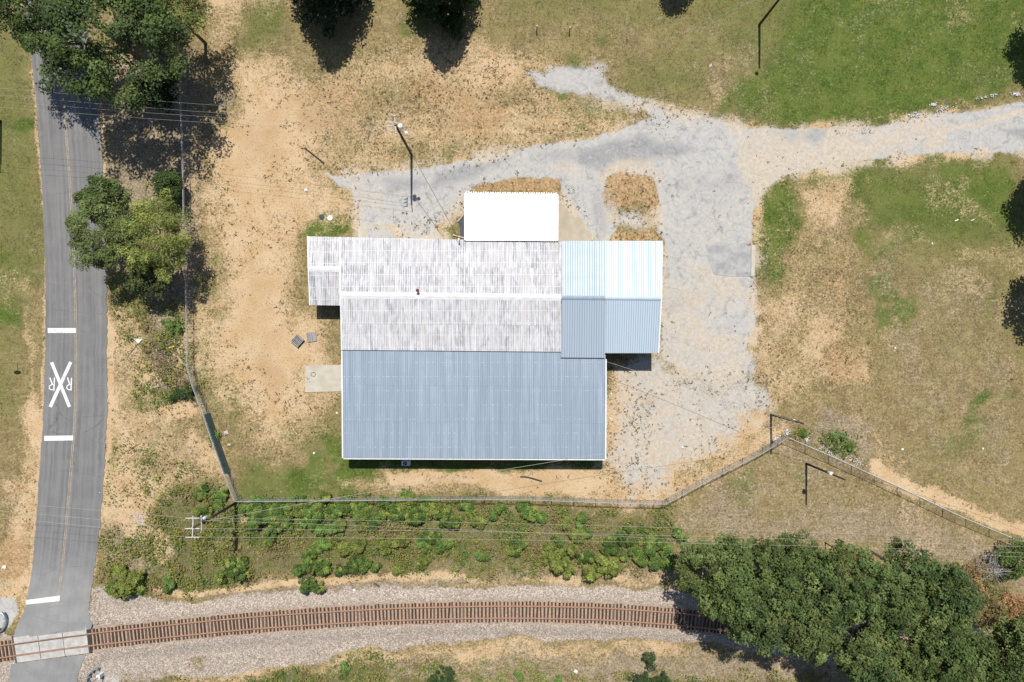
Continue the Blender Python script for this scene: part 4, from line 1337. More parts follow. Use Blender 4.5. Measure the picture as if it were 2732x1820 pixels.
fence('chain link fence with barbed wire running down along the road side trees', [(466, -60), (476, 199), (482, 330), (487, 480), (489, 634), (493, 735), (496, 848), (497, 975)], 2.9, 1)
fence('chain link fence with green screen slanting down to the corner power pole', [(497, 975), (512, 1030), (537, 1096), (560, 1165), (590, 1250), (624.5, 1339)], 2.75, 1, [(0.36, 0.80)])
fence('long chain link fence between the building and the shrubs', [(624.5, 1339), (900, 1336.5), (1200, 1333.5), (1380, 1333.5), (1651, 1343), (1777, 1345.5)], 2.75, 1)
fence('chain link fence rising right to the pole beside the white rubble', [(1777, 1345.5), (1900, 1278), (2032, 1211), (2104, 1168)], 2.9, 1)
fence('chain link fence running down right across the dry field', [(2104, 1168), (2231, 1223), (2415, 1307), (2568, 1380), (2732, 1448), (2860, 1505)], 3.1, -1, barb=False, gm='galv_new')

# ------------------------------------------------------------------ utility poles and wires
M['pole_wood'] = simple('dark_pole_timber', (0.060, 0.042, 0.034), (0.035, 0.025, 0.02), 3.0, 0.9, stretch=(5, 5, 0.4))
M['arm_wood'] = simple('bleached_crossarm', (0.46, 0.45, 0.44), (0.34, 0.33, 0.32), 4.0, 0.8)
M['porc'] = simple('pale_porcelain', (0.62, 0.63, 0.65), (0.5, 0.5, 0.52), 6.0, 0.3)
M['wire'] = simple('aluminium_wire', (0.50, 0.48, 0.45), (0.40, 0.39, 0.37), 9.0, 0.5, 0.3)
M['wire_dark'] = simple('black_cable', (0.06, 0.06, 0.065), (0.04, 0.04, 0.045), 9.0, 0.6)


def pole(label, px, py, h, r0=0.17, lean=(0, 0)):
    b = S(px, py)
    root = empty('utility_pole', (b[0], b[1], 0))
    tag(root, label, 'utility pole', 'wooden power poles')
    MB().tube([(0, 0, -0.3), (lean[0] * .5, lean[1] * .5, h * .5), (lean[0], lean[1], h)], [r0, r0 * .85, r0 * .68], 10).build('pole', M['pole_wood'], root, True)
    return root


def arm(root, z, length, ang, ins=3, both=False, off=(0, 0)):
    ca, sa = math.cos(ang), math.sin(ang)
    o = MB().beam((off[0] - ca * length / 2, off[1] - sa * length / 2, z), (off[0] + ca * length / 2, off[1] + sa * length / 2, z), 0.11, 0.13).build('crossarm', M['arm_wood'], root)
    for t in np.linspace(-0.46, 0.46, ins):
        x, y = off[0] + ca * length * t, off[1] + sa * length * t
        MB().disc((x, y, z + 0.07), 0.03, 0.06, 8).disc((x, y, z + 0.13), 0.075, 0.1, 10, 0.045).build('insulator', M['porc'], o)
    return o


def xf(root, z, ang, r=0.24, hh=0.85, dist=0.42):
    x, y = math.cos(ang) * dist, math.sin(ang) * dist
    o = MB().disc((x, y, z), r, hh, 16).disc((x, y, z + hh), r * 1.06, 0.05, 16, r * 0.7).build('transformer', M['porc'], root)
    MB().disc((x + 0.08, y, z + hh + .05), 0.04, 0.2, 8, 0.025).build('bushing', M['porc'], o)
    MB().box((x * 0.55, y * 0.55, z + hh * .6), (0.12, 0.12, 0.3)).build('bracket', M['grey_metal'], root)


def lamp(root, z, ang, reach=0.9):
    x, y = math.cos(ang) * reach, math.sin(ang) * reach
    o = MB().tube([(0, 0, z - .25), (x * .6, y * .6, z), (x, y, z)], 0.03, 6).build('lamp_arm', M['grey_metal'], root)
    MB().disc((x, y, z - 0.18), 0.25, 0.16, 14, 0.1).build('lamp_head', M['porc'], o)


PA = pole('tall power pole with lamp and transformer north of the building', 1098, 413, 12.2)
arm(PA, 12.0, 2.0, math.radians(96), 3)
xf(PA, 10.4, math.radians(20)); lamp(PA, 10.3, math.radians(-20), 0.95)
MB().beam((-0.55, 0.55, 11.4), (-0.55, -0.65, 11.4), 0.09, 0.1).build('cutout_bar', M['arm_wood'], PA)
for yy in (0.4, 0, -0.5):
    MB().tube([(-0.5, yy, 11.45), (-0.95, yy, 11.75)], 0.055, 8).build('fuse_cutout', M['porc'], PA)
PB = pole('corner power pole with double crossarms beside the fence corner', 631, 1341, 11.6)
arm(PB, 11.4, 2.4, math.radians(88), 3, off=(-0.2, 0)); arm(PB, 10.1, 1.9, math.radians(90), 2, off=(0.15, 0))
for yy in (1.0, -0.15, -1.1):
    MB().beam((-1.0, yy, 11.46), (0.55, yy, 11.46), 0.07, 0.07).build('dead_end_insulator', M['porc'], PB)
xf(PB, 8.4, math.radians(110), 0.17, 0.5, 0.34)
PC = pole('thin dark power pole standing at the yard corner by white rubble', 2057, 1106, 9.6, 0.15)
MB().disc((0.12, 0.02, 6.6), 0.16, 0.3, 10).build('terminal_box', M['porc'], PC)
PD = pole('power pole with small transformer in dry grass below the fence corner', 2151, 1237, 10.0, 0.15)
xf(PD, 6.9, math.radians(150), 0.2, 0.55, 0.36)
PE = pole('dark power pole in the green field with its top beyond the frame', 2026, 66, 10.5, 0.17)
lamp(PE, 10.3, math.radians(250), 1.0)
PF = pole('power pole at the left edge beside the road verge', 2, 324, 10.5, 0.17)
arm(PF, 10.2, 2.4, math.radians(88), 3)


def wire(label, a, b, sag, r=0.011, mat=None, n=26, kind='power_line'):
    a = np.array(a, float); b = np.array(b, float)
    pts = [a + (b - a) * t - np.array([0, 0, sag * 4 * t * (1 - t)]) for t in np.linspace(0, 1, n)]
    o = MB().tube([p - a for p in pts], r, 4, False).build(kind, mat or M['wire'])
    o.location = a
    return tag(o, label, 'wire', 'overhead wires')


def tip(root, x=0.0, y=0.0, z=0.0):
    return np.array(root.location) + np.array([x, y, z])


for lbl, ya, yf in (('northernmost', 0.92, 1.1), ('second', 0.0, 0.35), ('third', -0.35, -0.4), ('southernmost', -0.95, -1.1)):
    wire('%s overhead wire crossing the road from the left edge to the lamp pole' % lbl, tip(PF, 0, yf, 10.35), tip(PA, 0, ya, 12.15), 0.9)
for k, (lbl, ya) in enumerate((('northern', 1.0), ('middle', -0.15), ('southern', -1.1))):
    wire('%s of the three overhead wires running right above the shrubs' % lbl, tip(PB, 0.5, ya, 11.46), S(2960, 1452 + 16 * k, 11.2), 1.6)
    wire('%s of the three overhead wires crossing the road left of the corner pole' % lbl, tip(PB, -0.9, ya, 11.46), S(-420, 1320 + 16 * k, 11.2), 0.9)
wire('low overhead cable running right from the corner pole below the three wires', tip(PB, 0.1, 0, 8.6), S(2960, 1500, 8.0), 1.2)
wire('service cable from the lamp pole to the building mast', tip(PA, 0.1, -0.1, 9.6), MAST, 0.5, 0.022, M['wire_dark'])
wire('overhead cable from the corner pole passing over the lean-to eave', tip(PB, 0, 0.1, 9.4), tip(PC, 0, 0, 9.0), 1.3, 0.016)
wire('service wire from the right wing of the building to the yard corner pole', S(1612, 963, 3.7), tip(PC, -0.1, 0, 7.6), 0.35, 0.018)
wire('overhead wire running right across the dry field from the yard corner pole', tip(PC, 0.1, 0, 9.3), S(2960, 1392, 9.0), 1.0, 0.018)
wire('overhead wire passing the top edge to the pole in the green field', tip(PE, 0, 0, 10.2), S(1560, 205, 7.0), 0.3, 0.012)

# ------------------------------------------------------------------ vegetation
def leaf_mat(name, transl=0.32):
    b = NB(name)
    c = b.attr('col', False)
    d = b.n('ShaderNodeBsdfPrincipled')
    b.put(d.inputs['Base Color'], c)
    d.inputs['Roughness'].default_value = 0.6
    d.inputs['Specular IOR Level'].default_value = 0.06
    t = b.n('ShaderNodeBsdfTranslucent')
    b.put(t.inputs['Color'], c)
    m = b.n('ShaderNodeMixShader')
    m.inputs[0].default_value = transl
    b.nt.links.new(d.outputs[0], m.inputs[1]); b.nt.links.new(t.outputs[0], m.inputs[2])
    b.nt.links.new(m.outputs[0], b.out.inputs['Surface'])
    return b.mat


M['leaf'] = leaf_mat('foliage')
M['blade'] = leaf_mat('grass_blades', 0.15)
M['bark'] = simple('grey_brown_bark', (0.13, 0.105, 0.085), (0.07, 0.055, 0.045), 4.0, 0.95, stretch=(3, 3, 0.6), bstr=0.5)
M['bark_pale'] = simple('pale_dead_bark', (0.36, 0.34, 0.32), (0.25, 0.235, 0.22), 4.0, 0.9)


def unit(v):
    return v / (np.linalg.norm(v, axis=-1, keepdims=True) + 1e-9)


def leaf_quads(c, nrm, ln, wd, col):
    """rhombus leaves at c with normals nrm"""
    n = len(c)
    r = unit(rng.normal(size=(n, 3)))
    t = unit(np.cross(nrm, r))
    b = np.cross(nrm, t)
    ln = np.asarray(ln).reshape(-1, 1); wd = np.asarray(wd).reshape(-1, 1)
    V = np.stack([c + t * ln / 2, c + b * wd / 2, c - t * ln / 2, c - b * wd / 2], 1).reshape(-1, 3)
    F = np.arange(n * 4).reshape(-1, 4)
    C = np.repeat(col, 4, axis=0)
    return V, F, C


def crown(R, zc, ry, nclump, nleaf, base, leaf=0.3, cr=1.1, shape='round', var=0.3, alt=None, altp=0.0, needle=False):
    """leaf cloud of a crown, clumps spread through the volume"""
    cs = []
    tries = 0
    LOB = [(rng.normal(0, R * .42), rng.normal(0, R * .36), R * rng.uniform(.3, .6), rng.uniform(.6, 1.2)) for _ in range(rng.integers(3, 6))]
    R = max(R * .4, R - cr * .75); ry = max(ry * .5, ry - cr * .4) if shape == 'round' else ry
    while len(cs) < nclump and tries < nclump * 60:
        tries += 1
        if shape == 'round':
            v = unit(rng.normal(size=3))
            if v[2] < -0.55: continue
            rr = rng.uniform(0.2, 1.0) ** 0.5
            lob = 1 + 0.13 * math.sin(3 * math.atan2(v[1], v[0]) + R * 5) * (1 - abs(v[2])) + 0.09 * math.sin(5 * math.atan2(v[1], v[0]) + R * 11)
            p = np.array([v[0] * R * rr * lob, v[1] * R * rr * lob, v[2] * ry * rr])
        elif shape == 'lobed':
            c0 = LOB[rng.integers(len(LOB))]
            v = unit(rng.normal(size=3))
            rr = rng.uniform(0.2, 1.0) ** 0.5
            p = np.array([c0[0] + v[0] * c0[2] * rr, c0[1] + v[1] * c0[2] * rr, abs(v[2]) * ry * rr * c0[3] - ry * .4])
        else:      # cone: zc is half height, ry = half height
            t = rng.uniform(0, 1) ** 1.35
            a = rng.uniform(0, 2 * math.pi)
            rad = R * (1 - t) ** 0.75 * math.sqrt(rng.uniform(0.25, 1.0)) * (1 + 0.15 * math.sin(4 * a + 7 * t))
            p = np.array([math.cos(a) * rad, math.sin(a) * rad, -ry + 2 * ry * t])
        if cs:
            dd = np.linalg.norm(np.array([q[0] for q in cs]) - p, axis=1).min()
            if dd < cr * 0.55 * (1 - tries / (nclump * 80)): continue
        cs.append((p, cr * rng.uniform(0.65, 1.25), rng.uniform(1 - var, 1 + var)))
    k = max(8, int(nleaf / max(1, len(cs))))
    Cn, Nn, Ln, Co = [], [], [], []
    for p, r, b in cs:
        v = unit(rng.normal(size=(k, 3)))
        v[:, 2] = np.where(v[:, 2] < -0.35, -v[:, 2], v[:, 2])
        rad = r * rng.uniform(0.35, 1.0, size=(k, 1)) ** 0.6
        Cn.append(p + v * rad * np.array([1, 1, 0.75]))
        Nn.append(unit(v * 0.7 + rng.normal(size=(k, 3)) * 0.45 + np.array([0, 0, 0.7])))
        Ln.append(leaf * rng.uniform(0.6, 1.3, k))
        c0 = np.array(alt if (alt is not None and rng.uniform() < altp) else base)
        Co.append(np.clip(c0 * b * rng.uniform(0.65, 1.35, size=(k, 1)) * (1 + rng.normal(0, 0.06, size=(k, 3))), 0.004, 0.8))
    Cn = np.concatenate(Cn); Cn[:, 2] += zc
    V, F, C = leaf_quads(Cn, np.concatenate(Nn), np.concatenate(Ln), np.concatenate(Ln) * (0.32 if needle else 0.62), np.concatenate(Co))
    return V, F, C, cs


def tree(name, label, px, py, zc, R, ry, base, nclump=70, nleaf=6000, leaf=0.32, cr_=1.1, cat='tree', group=None, shape='round', trunk=0.22, var=0.3, alt=None, altp=0.0, xy=None, bark='bark', needle=False, limbs=9):
    p = S(px, py, zc) if xy is None else np.array([xy[0], xy[1], 0])
    root = empty(name, (p[0], p[1], 0), 0)
    tag(root, label, cat, group)
    V, F, C, cs = crown(R, zc, ry, nclump, nleaf, base, leaf, cr_, shape, var, alt, altp, needle)
    V[:, 2] = np.maximum(V[:, 2], 0.06)
    link(bpy.data.objects.new('crown', np_mesh('crown', V, F, M['leaf'], C)), root)
    mb = MB()
    topz = zc + ry * 0.55
    mb.tube([(0, 0, -0.2), (0.05, -0.03, zc * 0.4), (rng.normal(0, .15), rng.normal(0, .15), zc), (rng.normal(0, .3), rng.normal(0, .3), topz)], [trunk, trunk * .8, trunk * .5, trunk * .15], 8)
    far = sorted(cs, key=lambda c: -np.linalg.norm(c[0][:2]))[:limbs * 3]
    for c in far[::3]:
        e = c[0] + np.array([0, 0, zc])
        z0 = max(0.3 * zc, min(zc * 0.75, e[2] * 0.6))
        m = np.array([e[0] * .45, e[1] * .45, z0 + (e[2] - z0) * .65])
        mb.tube([(0, 0, z0), m, e], [trunk * .45, trunk * .28, trunk * .08], 5)
    mb.build('trunk', M[bark], root, True)
    return root


OAK = (0.076, 0.110, 0.042)
OAK2 = (0.098, 0.138, 0.042)
PINE = (0.270, 0.300, 0.085)
DARK = (0.026, 0.044, 0.018)
CEDAR = (0.030, 0.050, 0.026)
# top left
tree('oak_tree', 'biggest dark green oak at top left overhanging the road', 285, 90, 11.5, 9.2, 4.6, OAK, 150, 17000, 0.36, 1.35, trunk=0.38, alt=OAK2, altp=.4)
tree('oak_tree', 'dark oak in the very top left corner over the road', 60, 10, 10.5, 5.6, 3.4, OAK, 75, 9000, 0.34, 1.25, trunk=0.3, alt=OAK2, altp=.3)
tree('pine_tree', 'green pine right of the big oak at the top left', 465, 35, 8.0, 4.6, 3.4, (0.115, 0.150, 0.045), 60, 7500, 0.34, 1.1, alt=PINE, altp=.25, needle=True)
tree('pine_tree', 'darker pine behind the big oak at the top edge', 330, -60, 7.5, 4.6, 3.2, OAK2, 60, 6000, 0.34, 1.1)
tree('oak_tree', 'low shaded oak just below the big oak at top left', 420, 235, 3.2, 3.0, 1.9, DARK, 40, 3600, 0.3, 0.95, trunk=0.14)
# middle left
tree('pine_tree', 'light yellow-green pine leaning over the chain link fence', 405, 632, 6.6, 5.3, 3.1, PINE, 120, 15000, 0.31, 0.88, alt=(0.160, 0.200, 0.055), altp=.35, needle=True, var=.3, trunk=.25)
tree('pine_tree', 'blue-green pine reaching farthest over the road beside the light pine', 268, 628, 6.6, 4.7, 2.6, (0.150, 0.190, 0.068), 64, 9500, 0.36, 0.95, needle=True, trunk=.2)
tree('oak_tree', 'dark green tree on the road edge above the two pines', 272, 530, 5.2, 3.4, 2.2, (0.088, 0.125, 0.042), 48, 5400, 0.3, 0.9, trunk=.18)
tree('pine_tree', 'shaded lower tree below the light pine at the fence', 400, 735, 4.0, 3.2, 2.0, (0.090, 0.112, 0.044), 44, 4200, 0.3, 0.9, trunk=.18)
tree('shrub_tree', 'dark green rounded bush tree against the fence above the pines', 448, 492, 2.3, 2.2, 1.6, (0.058, 0.090, 0.030), 34, 3600, 0.26, 0.75, trunk=.1)
# top edge cedars, seen mostly by their shadows
tree('cedar_tree', 'left of the two conical cedars at the top edge', 0, 0, 8.6, 5.6, 7.9, CEDAR, 150, 11000, 0.42, 1.25, shape='cone', xy=S(888, -2)[:2], trunk=.3)
tree('cedar_tree', 'right of the two conical cedars at the top edge', 0, 0, 8.8, 5.1, 8.1, (0.032, 0.056, 0.018), 150, 11000, 0.42, 1.25, shape='cone', xy=S(1186, 0)[:2], trunk=.3)
tree('cedar_tree', 'small tree at the top edge left of the field pole', 0, 0, 4.6, 3.4, 4.0, (0.040, 0.062, 0.022), 60, 4200, 0.34, 1.0, shape='cone', xy=S(1800, -62)[:2])
# right edge
tree('oak_tree', 'tree beyond the right edge shading the end of the drive', 0, 0, 6.5, 4.6, 3.2, OAK, 70, 6000, 0.36, 1.2, xy=S(2758, 80)[:2])
tree('oak_tree', 'tree beyond the right edge shading the upper right field', 0, 0, 6.0, 4.8, 3.2, OAK, 75, 6500, 0.36, 1.2, xy=S(2768, 498)[:2])
tree('oak_tree', 'bright green tree peeking in at the middle of the right edge', 0, 0, 5.5, 4.7, 3.0, (0.052, 0.082, 0.022), 75, 6500, 0.34, 1.15, xy=S(2758, 770)[:2])

# wood at the lower right
WOOD = [(1890, 1518, 4.4), (1950, 1590, 4.0), (1992, 1512, 4.6), (2015, 1650, 4.0), (2080, 1575, 4.9), (2120, 1505, 4.2), (2135, 1668, 4.4), (2200, 1600, 4.9), (2245, 1530, 4.2),
        (2260, 1685, 4.6), (2345, 1600, 4.9), (2420, 1528, 4.0), (2405, 1700, 4.9), (2475, 1630, 4.6), (2510, 1735, 4.8), (2520, 1580, 3.9), (2610, 1775, 4.4), (2710, 1760, 4.2),
        (2370, 1785, 4.0), (2300, 1755, 3.4), (2450, 1820, 4.2), (2725, 1700, 2.8)]
EDGE = ['at the upper left corner of the wood', 'at the left end of the wood beside the track shadow', 'on the upper edge of the wood, second from its left corner', 'over the track at the lower left of the wood',
        'inside the wood, second row near the left', 'on the upper edge of the wood, third from its left corner', 'on the lower left edge of the wood past the track', 'inside the wood just left of its middle',
        'on the upper edge of the wood near the orange twig', 'in the lower middle of the wood', 'in the middle of the wood', 'at the upper edge where the wood turns down right', 'in the lower right middle of the wood',
        'right of the middle of the wood', 'in the wood toward the lower right', 'at the upper right of the wood, left of the brown tree', 'in the wood near the lower right corner', 'in the bottom right corner of the picture',
        'at the bottom edge under the middle of the wood', 'small at the bottom edge at the lower left of the wood', 'at the bottom edge right of the wood middle', 'below the brown tree at the right edge']
for i, ((x, y, r), e) in enumerate(zip(WOOD, EDGE)):
    g = (0.098, 0.138, 0.046) if i % 3 else (0.128, 0.165, 0.056)
    if i % 4 == 3: g = (0.080, 0.118, 0.044)
    tree('broadleaf_tree', 'green broadleaf tree ' + e, x, y, (8.0 if y < 1530 else 11.5) + rng.uniform(-.8, 1.2), r * (0.95 if y < 1530 else .92), 4.4, g, 105, 8200, 0.29, 0.78, group='trees of the lower right wood', alt=(0.130, 0.165, 0.055), altp=.25, trunk=.2, var=.42, bark='bark_pale')
tree('broadleaf_tree', 'brown autumn tree at the right end of the wood', 2600, 1590, 8.0, 3.8, 2.6, (0.25, 0.18, 0.085), 52, 4800, 0.27, 0.9, alt=(0.16, 0.15, 0.065), altp=.4, group='trees of the lower right wood')
tree('broadleaf_tree', 'small rusty brown tree at the right edge below the bare tree', 2685, 1640, 7.0, 3.2, 2.2, (0.32, 0.19, 0.09), 44, 3800, 0.25, 0.8, group='trees of the lower right wood')
tree('shrub_tree', 'bright green bush at the right edge below the field fence', 2712, 1492, 2.6, 2.8, 1.7, (0.105, 0.150, 0.045), 40, 3800, 0.26, 0.8)
tree('shrub_tree', 'small orange leafed bush on the upper edge of the wood', 2255, 1482, 5.2, 1.3, 0.8, (0.38, 0.20, 0.05), 10, 900, 0.24, 0.6, trunk=.08)

# bare dead tree
b = S(2640, 1525, 2.5)
dt = empty('dead_tree', (b[0], b[1], 0))
tag(dt, 'bare grey dead tree with tangled twigs near the right edge', 'tree')
mb = MB()
mb.tube([(0, 0, -.2), (0.1, 0, 2.0), (0.3, -.2, 3.6)], [.16, .12, .05], 7)
mb.build('trunk', M['bark_pale'], dt)
mb = MB()
for k in range(60):
    a = rng.uniform(0, 6.28); L = rng.uniform(1.0, 3.0)
    z0 = rng.uniform(1.2, 3.2)
    e = np.array([math.cos(a) * L, math.sin(a) * L, z0 + rng.uniform(-.2, 1.0)])
    m_ = e * [.5, .5, 1] + rng.normal(0, .22, 3); m_[2] = (z0 + e[2]) / 2 + .25
    mb.tube([(0.1, 0, z0), m_, e], [.035, .025, .008], 4, False)
    for _ in range(2):
        e2 = m_ + rng.normal(0, .7, 3) * [1, 1, .5]
        mb.tube([m_, e2], [.018, .006], 3, False)
tag(mb.build('branches', M['bark_pale'], dt), kind='stuff')

# ------------------------------------------------------------------ shrubs
def c7(x, y, r): return (1360 + x / 3.267, 1340 + y / 3.267, r / 3.267)
def c6(x, y, r): return (680 + x / 3.267, 1340 + y / 3.267, r / 3.267)
def c5(x, y, r): return (x / 3.267, 1340 + y / 3.267, r / 3.267)


SHR = [c7(*t) for t in ((255, 140, 62), (490, 170, 34), (610, 180, 40), (580, 300, 58), (60, 390, 56), (350, 400, 46), (425, 365, 40), (480, 530, 108), (650, 480, 52), (755, 560, 108), (885, 400, 56),
                        (1000, 350, 62), (1040, 470, 56), (1130, 440, 40), (1215, 350, 50), (1300, 385, 72), (1270, 550, 62), (1375, 470, 66), (1480, 290, 44), (980, 290, 30), (130, 30, 40), (650, 270, 30))]
SHR += [c6(*t) for t in ((1360, 35, 62), (1600, 80, 66), (1700, 140, 72), (1400, 115, 72), (1945, 130, 44), (2095, 80, 50), (1130, 360, 66), (1235, 370, 60), (1570, 310, 54), (1465, 360, 46), (1640, 410, 48),
                         (920, 400, 54), (790, 410, 54), (860, 540, 54), (950, 545, 50), (540, 580, 74), (420, 620, 84), (775, 600, 42), (650, 250, 56), (470, 200, 54), (740, 205, 46), (935, 190, 34), (1012, 200, 44),
                         (612, 345, 44), (50, 100, 60), (170, 150, 76), (340, 60, 66), (255, 175, 56), (610, 40, 66), (780, 60, 56), (900, 40, 50), (1010, 90, 46), (1200, 80, 50), (2265, 400, 46), (480, 90, 60), (90, 30, 50), (200, 50, 60),
                         (100, 345, 28), (520, 400, 34), (1270, 560, 30), (1480, 510, 40), (1990, 470, 40), (1860, 50, 44), (1500, 30, 50))]
# more of the thicket under the wires
SHR += [(x_, y_, r_) for x_, y_, r_ in zip(np.linspace(668, 1160, 24) + rng.normal(0, 7, 24), np.tile([1352, 1374, 1362], 8) + rng.normal(0, 5, 24), rng.uniform(13, 21, 24))]
SHR += [c5(*t) for t in ((1110, 690, 100), (1050, 640, 60), (2010, 620, 84), (1460, 720, 44), (970, 750, 40), (2215, 55, 80), (2230, 125, 66), (1780, 80, 46), (1900, -60, 40), (1200, 760, 40), (2090, 560, 50), (1740, -100, 40))]
SHR_TXT = []
rows = [[], [], []]
for t in SHR:
    rows[0 if t[1] < 1392 else (1 if t[1] < 1452 else 2)].append(t)
RN = ['right under the wires beside the long fence', 'in the middle of the weedy strip', 'on the ballast side of the weedy strip']
ORD = lambda n: ('%d%s' % (n, 'th' if 10 <= n % 100 <= 20 else {1: 'st', 2: 'nd', 3: 'rd'}.get(n % 10, 'th')))
for ri, row in enumerate(rows):
    row.sort(key=lambda t: t[0])
    for k, (x, y, r) in enumerate(row):
        R = max(0.9, r * GSD * 1.65)
        sz = 'small' if R < 0.8 else ('broad' if R > 1.2 else 'rounded')
        zc = R * 0.62
        g = np.array((0.125, 0.200, 0.052)) * rng.uniform(0.65, 1.25) if rng.uniform() < .7 else np.array((0.185, 0.215, 0.056))
        tree('shrub', '%s green shrub %s, %s from the road' % (sz, RN[ri], ORD(k + 1)), x, y, zc, R * .95, R * .62, g, int(10 + R * R * 12), int(500 + 1100 * R * R), 0.20, 0.38, cat='shrub', group='shrubs of the weedy strip', trunk=.035, var=.35, limbs=4, shape='lobed', alt=(0.22, 0.26, 0.065), altp=.25)
OTHER = [(462, 868, 26, 'bush at the fence right of the upper white bar', 'bush'), (492, 1040, 24, 'dark green bush at the slanting fence near the brush pile', 'bush'), (464, 1058, 16, 'little bush left of the dark green bush at the slanting fence', 'bush'),
         (571, 1160, 14, 'small bush growing through the green fence screen', 'bush'), (588, 1340, 18, 'bush at the foot of the corner pole fence', 'bush'), (1086, 1318, 16, 'bush growing at the inner side of the long fence', 'bush'),
         (1197, 1796, 34, 'dark bush at the bottom edge under the middle of the building', 'bush'), (1158, 1812, 20, 'bush at the bottom edge, left of the dark bush', 'bush'), (1752, 1796, 44, 'large dark bush at the bottom edge left of the wood', 'bush'), (1710, 1812, 26, 'bush touching the left side of the large dark bottom bush', 'bush'), (922, 1778, 14, 'small bush in the weeds below the track', 'bush'),
         (1378, 1800, 16, 'yellow-green bush at the bottom edge, left of the white litter', 'bush'), (1490, 1810, 14, 'small bush at the bottom edge right below the white litter', 'bush'), (2224, 1162, 12, 'small bush on the rubble heap by the field fence', 'bush'), (2252, 1166, 11, 'bush at the right end of the rubble heap', 'bush'),
         (2146, 1155, 11, 'bush at the left end of the rubble heap', 'bush'), (2270, 1185, 11, 'bush below the rubble heap at its right end', 'bush')]
for x, y, r, lb, ct in OTHER:
    R = max(0.55, r * GSD)
    dk = 'dark' in lb
    tree('shrub', lb, x, y, R * .7, R, R * .7, (0.058, 0.094, 0.036) if dk else (0.150, 0.230, 0.062), int(8 + R * R * 8), int(320 + 600 * R * R), 0.17, 0.36, cat='bush', trunk=.04, limbs=4, shape='lobed')

# ------------------------------------------------------------------ ground cover geometry (grass, weeds, tufts)
def sample_pts(n, x0=-68, x1=68, y0=-46, y1=46):
    return rng.uniform(x0, x1, n), rng.uniform(y0, y1, n)


def on_free_ground(x, y):
    px, py = w2d(x, y)
    rd = (px > road_x(py, 1) - 1) & (px < road_x(py, 2) + 1)
    blk = ((px > 790) & (px < 1385) & (py > 560) & (py < 1040)) | ((px > 1285) & (px < 1505) & (py > 560) & (py < 805)) | ((px > 718) & (px < 800) & (py > 552) & (py < 695)) | ((px > 703) & (px < 792) & (py > 840) & (py < 902)) | ((px > 1062) & (px < 1376) & (py > 480) & (py < 560) & ((px < 1284) | (px - 1284 < (py - 462)) ))
    return ~rd & ~blk & (np.abs(trk_dist(x, y)) > 1.7)


def blades(name, x, y, z, nb, ln, wd, up, col, label, cat):
    """nb single-triangle blades per tuft"""
    n = len(x)
    a = rng.uniform(0, 2 * math.pi, (n, nb))
    el = np.arctan2(up, 1.0) * rng.uniform(0.5, 1.3, (n, nb))
    L = ln[:, None] * rng.uniform(0.6, 1.25, (n, nb))
    w = wd[:, None] * rng.uniform(0.7, 1.2, (n, nb))
    jx = rng.normal(0, 0.35, (n, nb)) * ln[:, None]; jy = rng.normal(0, 0.35, (n, nb)) * ln[:, None]
    bx = x[:, None] + jx; by = y[:, None] + jy
    ca, sa = np.cos(a), np.sin(a)
    tipx = bx + ca * np.cos(el) * L; tipy = by + sa * np.cos(el) * L; tz = z[:, None] + np.sin(el) * L
    V = np.empty((n, nb, 3, 3), np.float32)
    V[:, :, 0] = np.stack([bx - sa * w / 2, by + ca * w / 2, np.broadcast_to(z[:, None] - .01, bx.shape)], -1)
    V[:, :, 1] = np.stack([bx + sa * w / 2, by - ca * w / 2, np.broadcast_to(z[:, None] - .01, bx.shape)], -1)
    V[:, :, 2] = np.stack([tipx, tipy, tz], -1)
    C = np.repeat((col[:, None, :] * rng.uniform(0.75, 1.3, (n, nb, 1))).reshape(-1, 3), 3, axis=0)
    V = V.reshape(-1, 3)
    me = np_mesh(name, V, np.arange(len(V)).reshape(-1, 3), M['blade'], C)
    o = link(bpy.data.objects.new(name, me))
    return tag(o, label, cat, kind='stuff')


# grass over the fields
x, y = sample_pts(210000)
zm = zone_maps(x, y)
cover = np.clip(1 - zm['sand'] * 1.05 - zm['pave'] * 1.3 - zm['gravel'] * 1.4 - zm['orange'] * .9 - zm['dust'], 0, 1)
cl = fbm(x, y, 1.6, 61, 3)
keep = (rng.uniform(size=len(x)) < cover * (0.25 + 1.2 * sstep(.35, .65, cl))) & on_free_ground(x, y)
x, y = x[keep], y[keep]
zm = {k: v[keep] for k, v in zm.items()}
g = np.clip(zm['green'] * 1.1 + rng.normal(0, .12, len(x)), 0, 1)[:, None]
dd_ = np.clip(zm['dead'], 0, 1)[:, None]
col = (1 - g) * np.array([0.245, 0.190, 0.090]) + g * np.array([0.080, 0.122, 0.024])
col = col * (1 - dd_) + dd_ * np.array([0.27, 0.22, 0.155])
col = col * rng.uniform(0.7, 1.25, (len(x), 1))
blades('field_grass', x, y, ground_z(x, y), 4, rng.uniform(.10, .24, len(x)), rng.uniform(.03, .06, len(x)), 0.8, col, 'short mixed green and dry grass over the fields', 'grass')

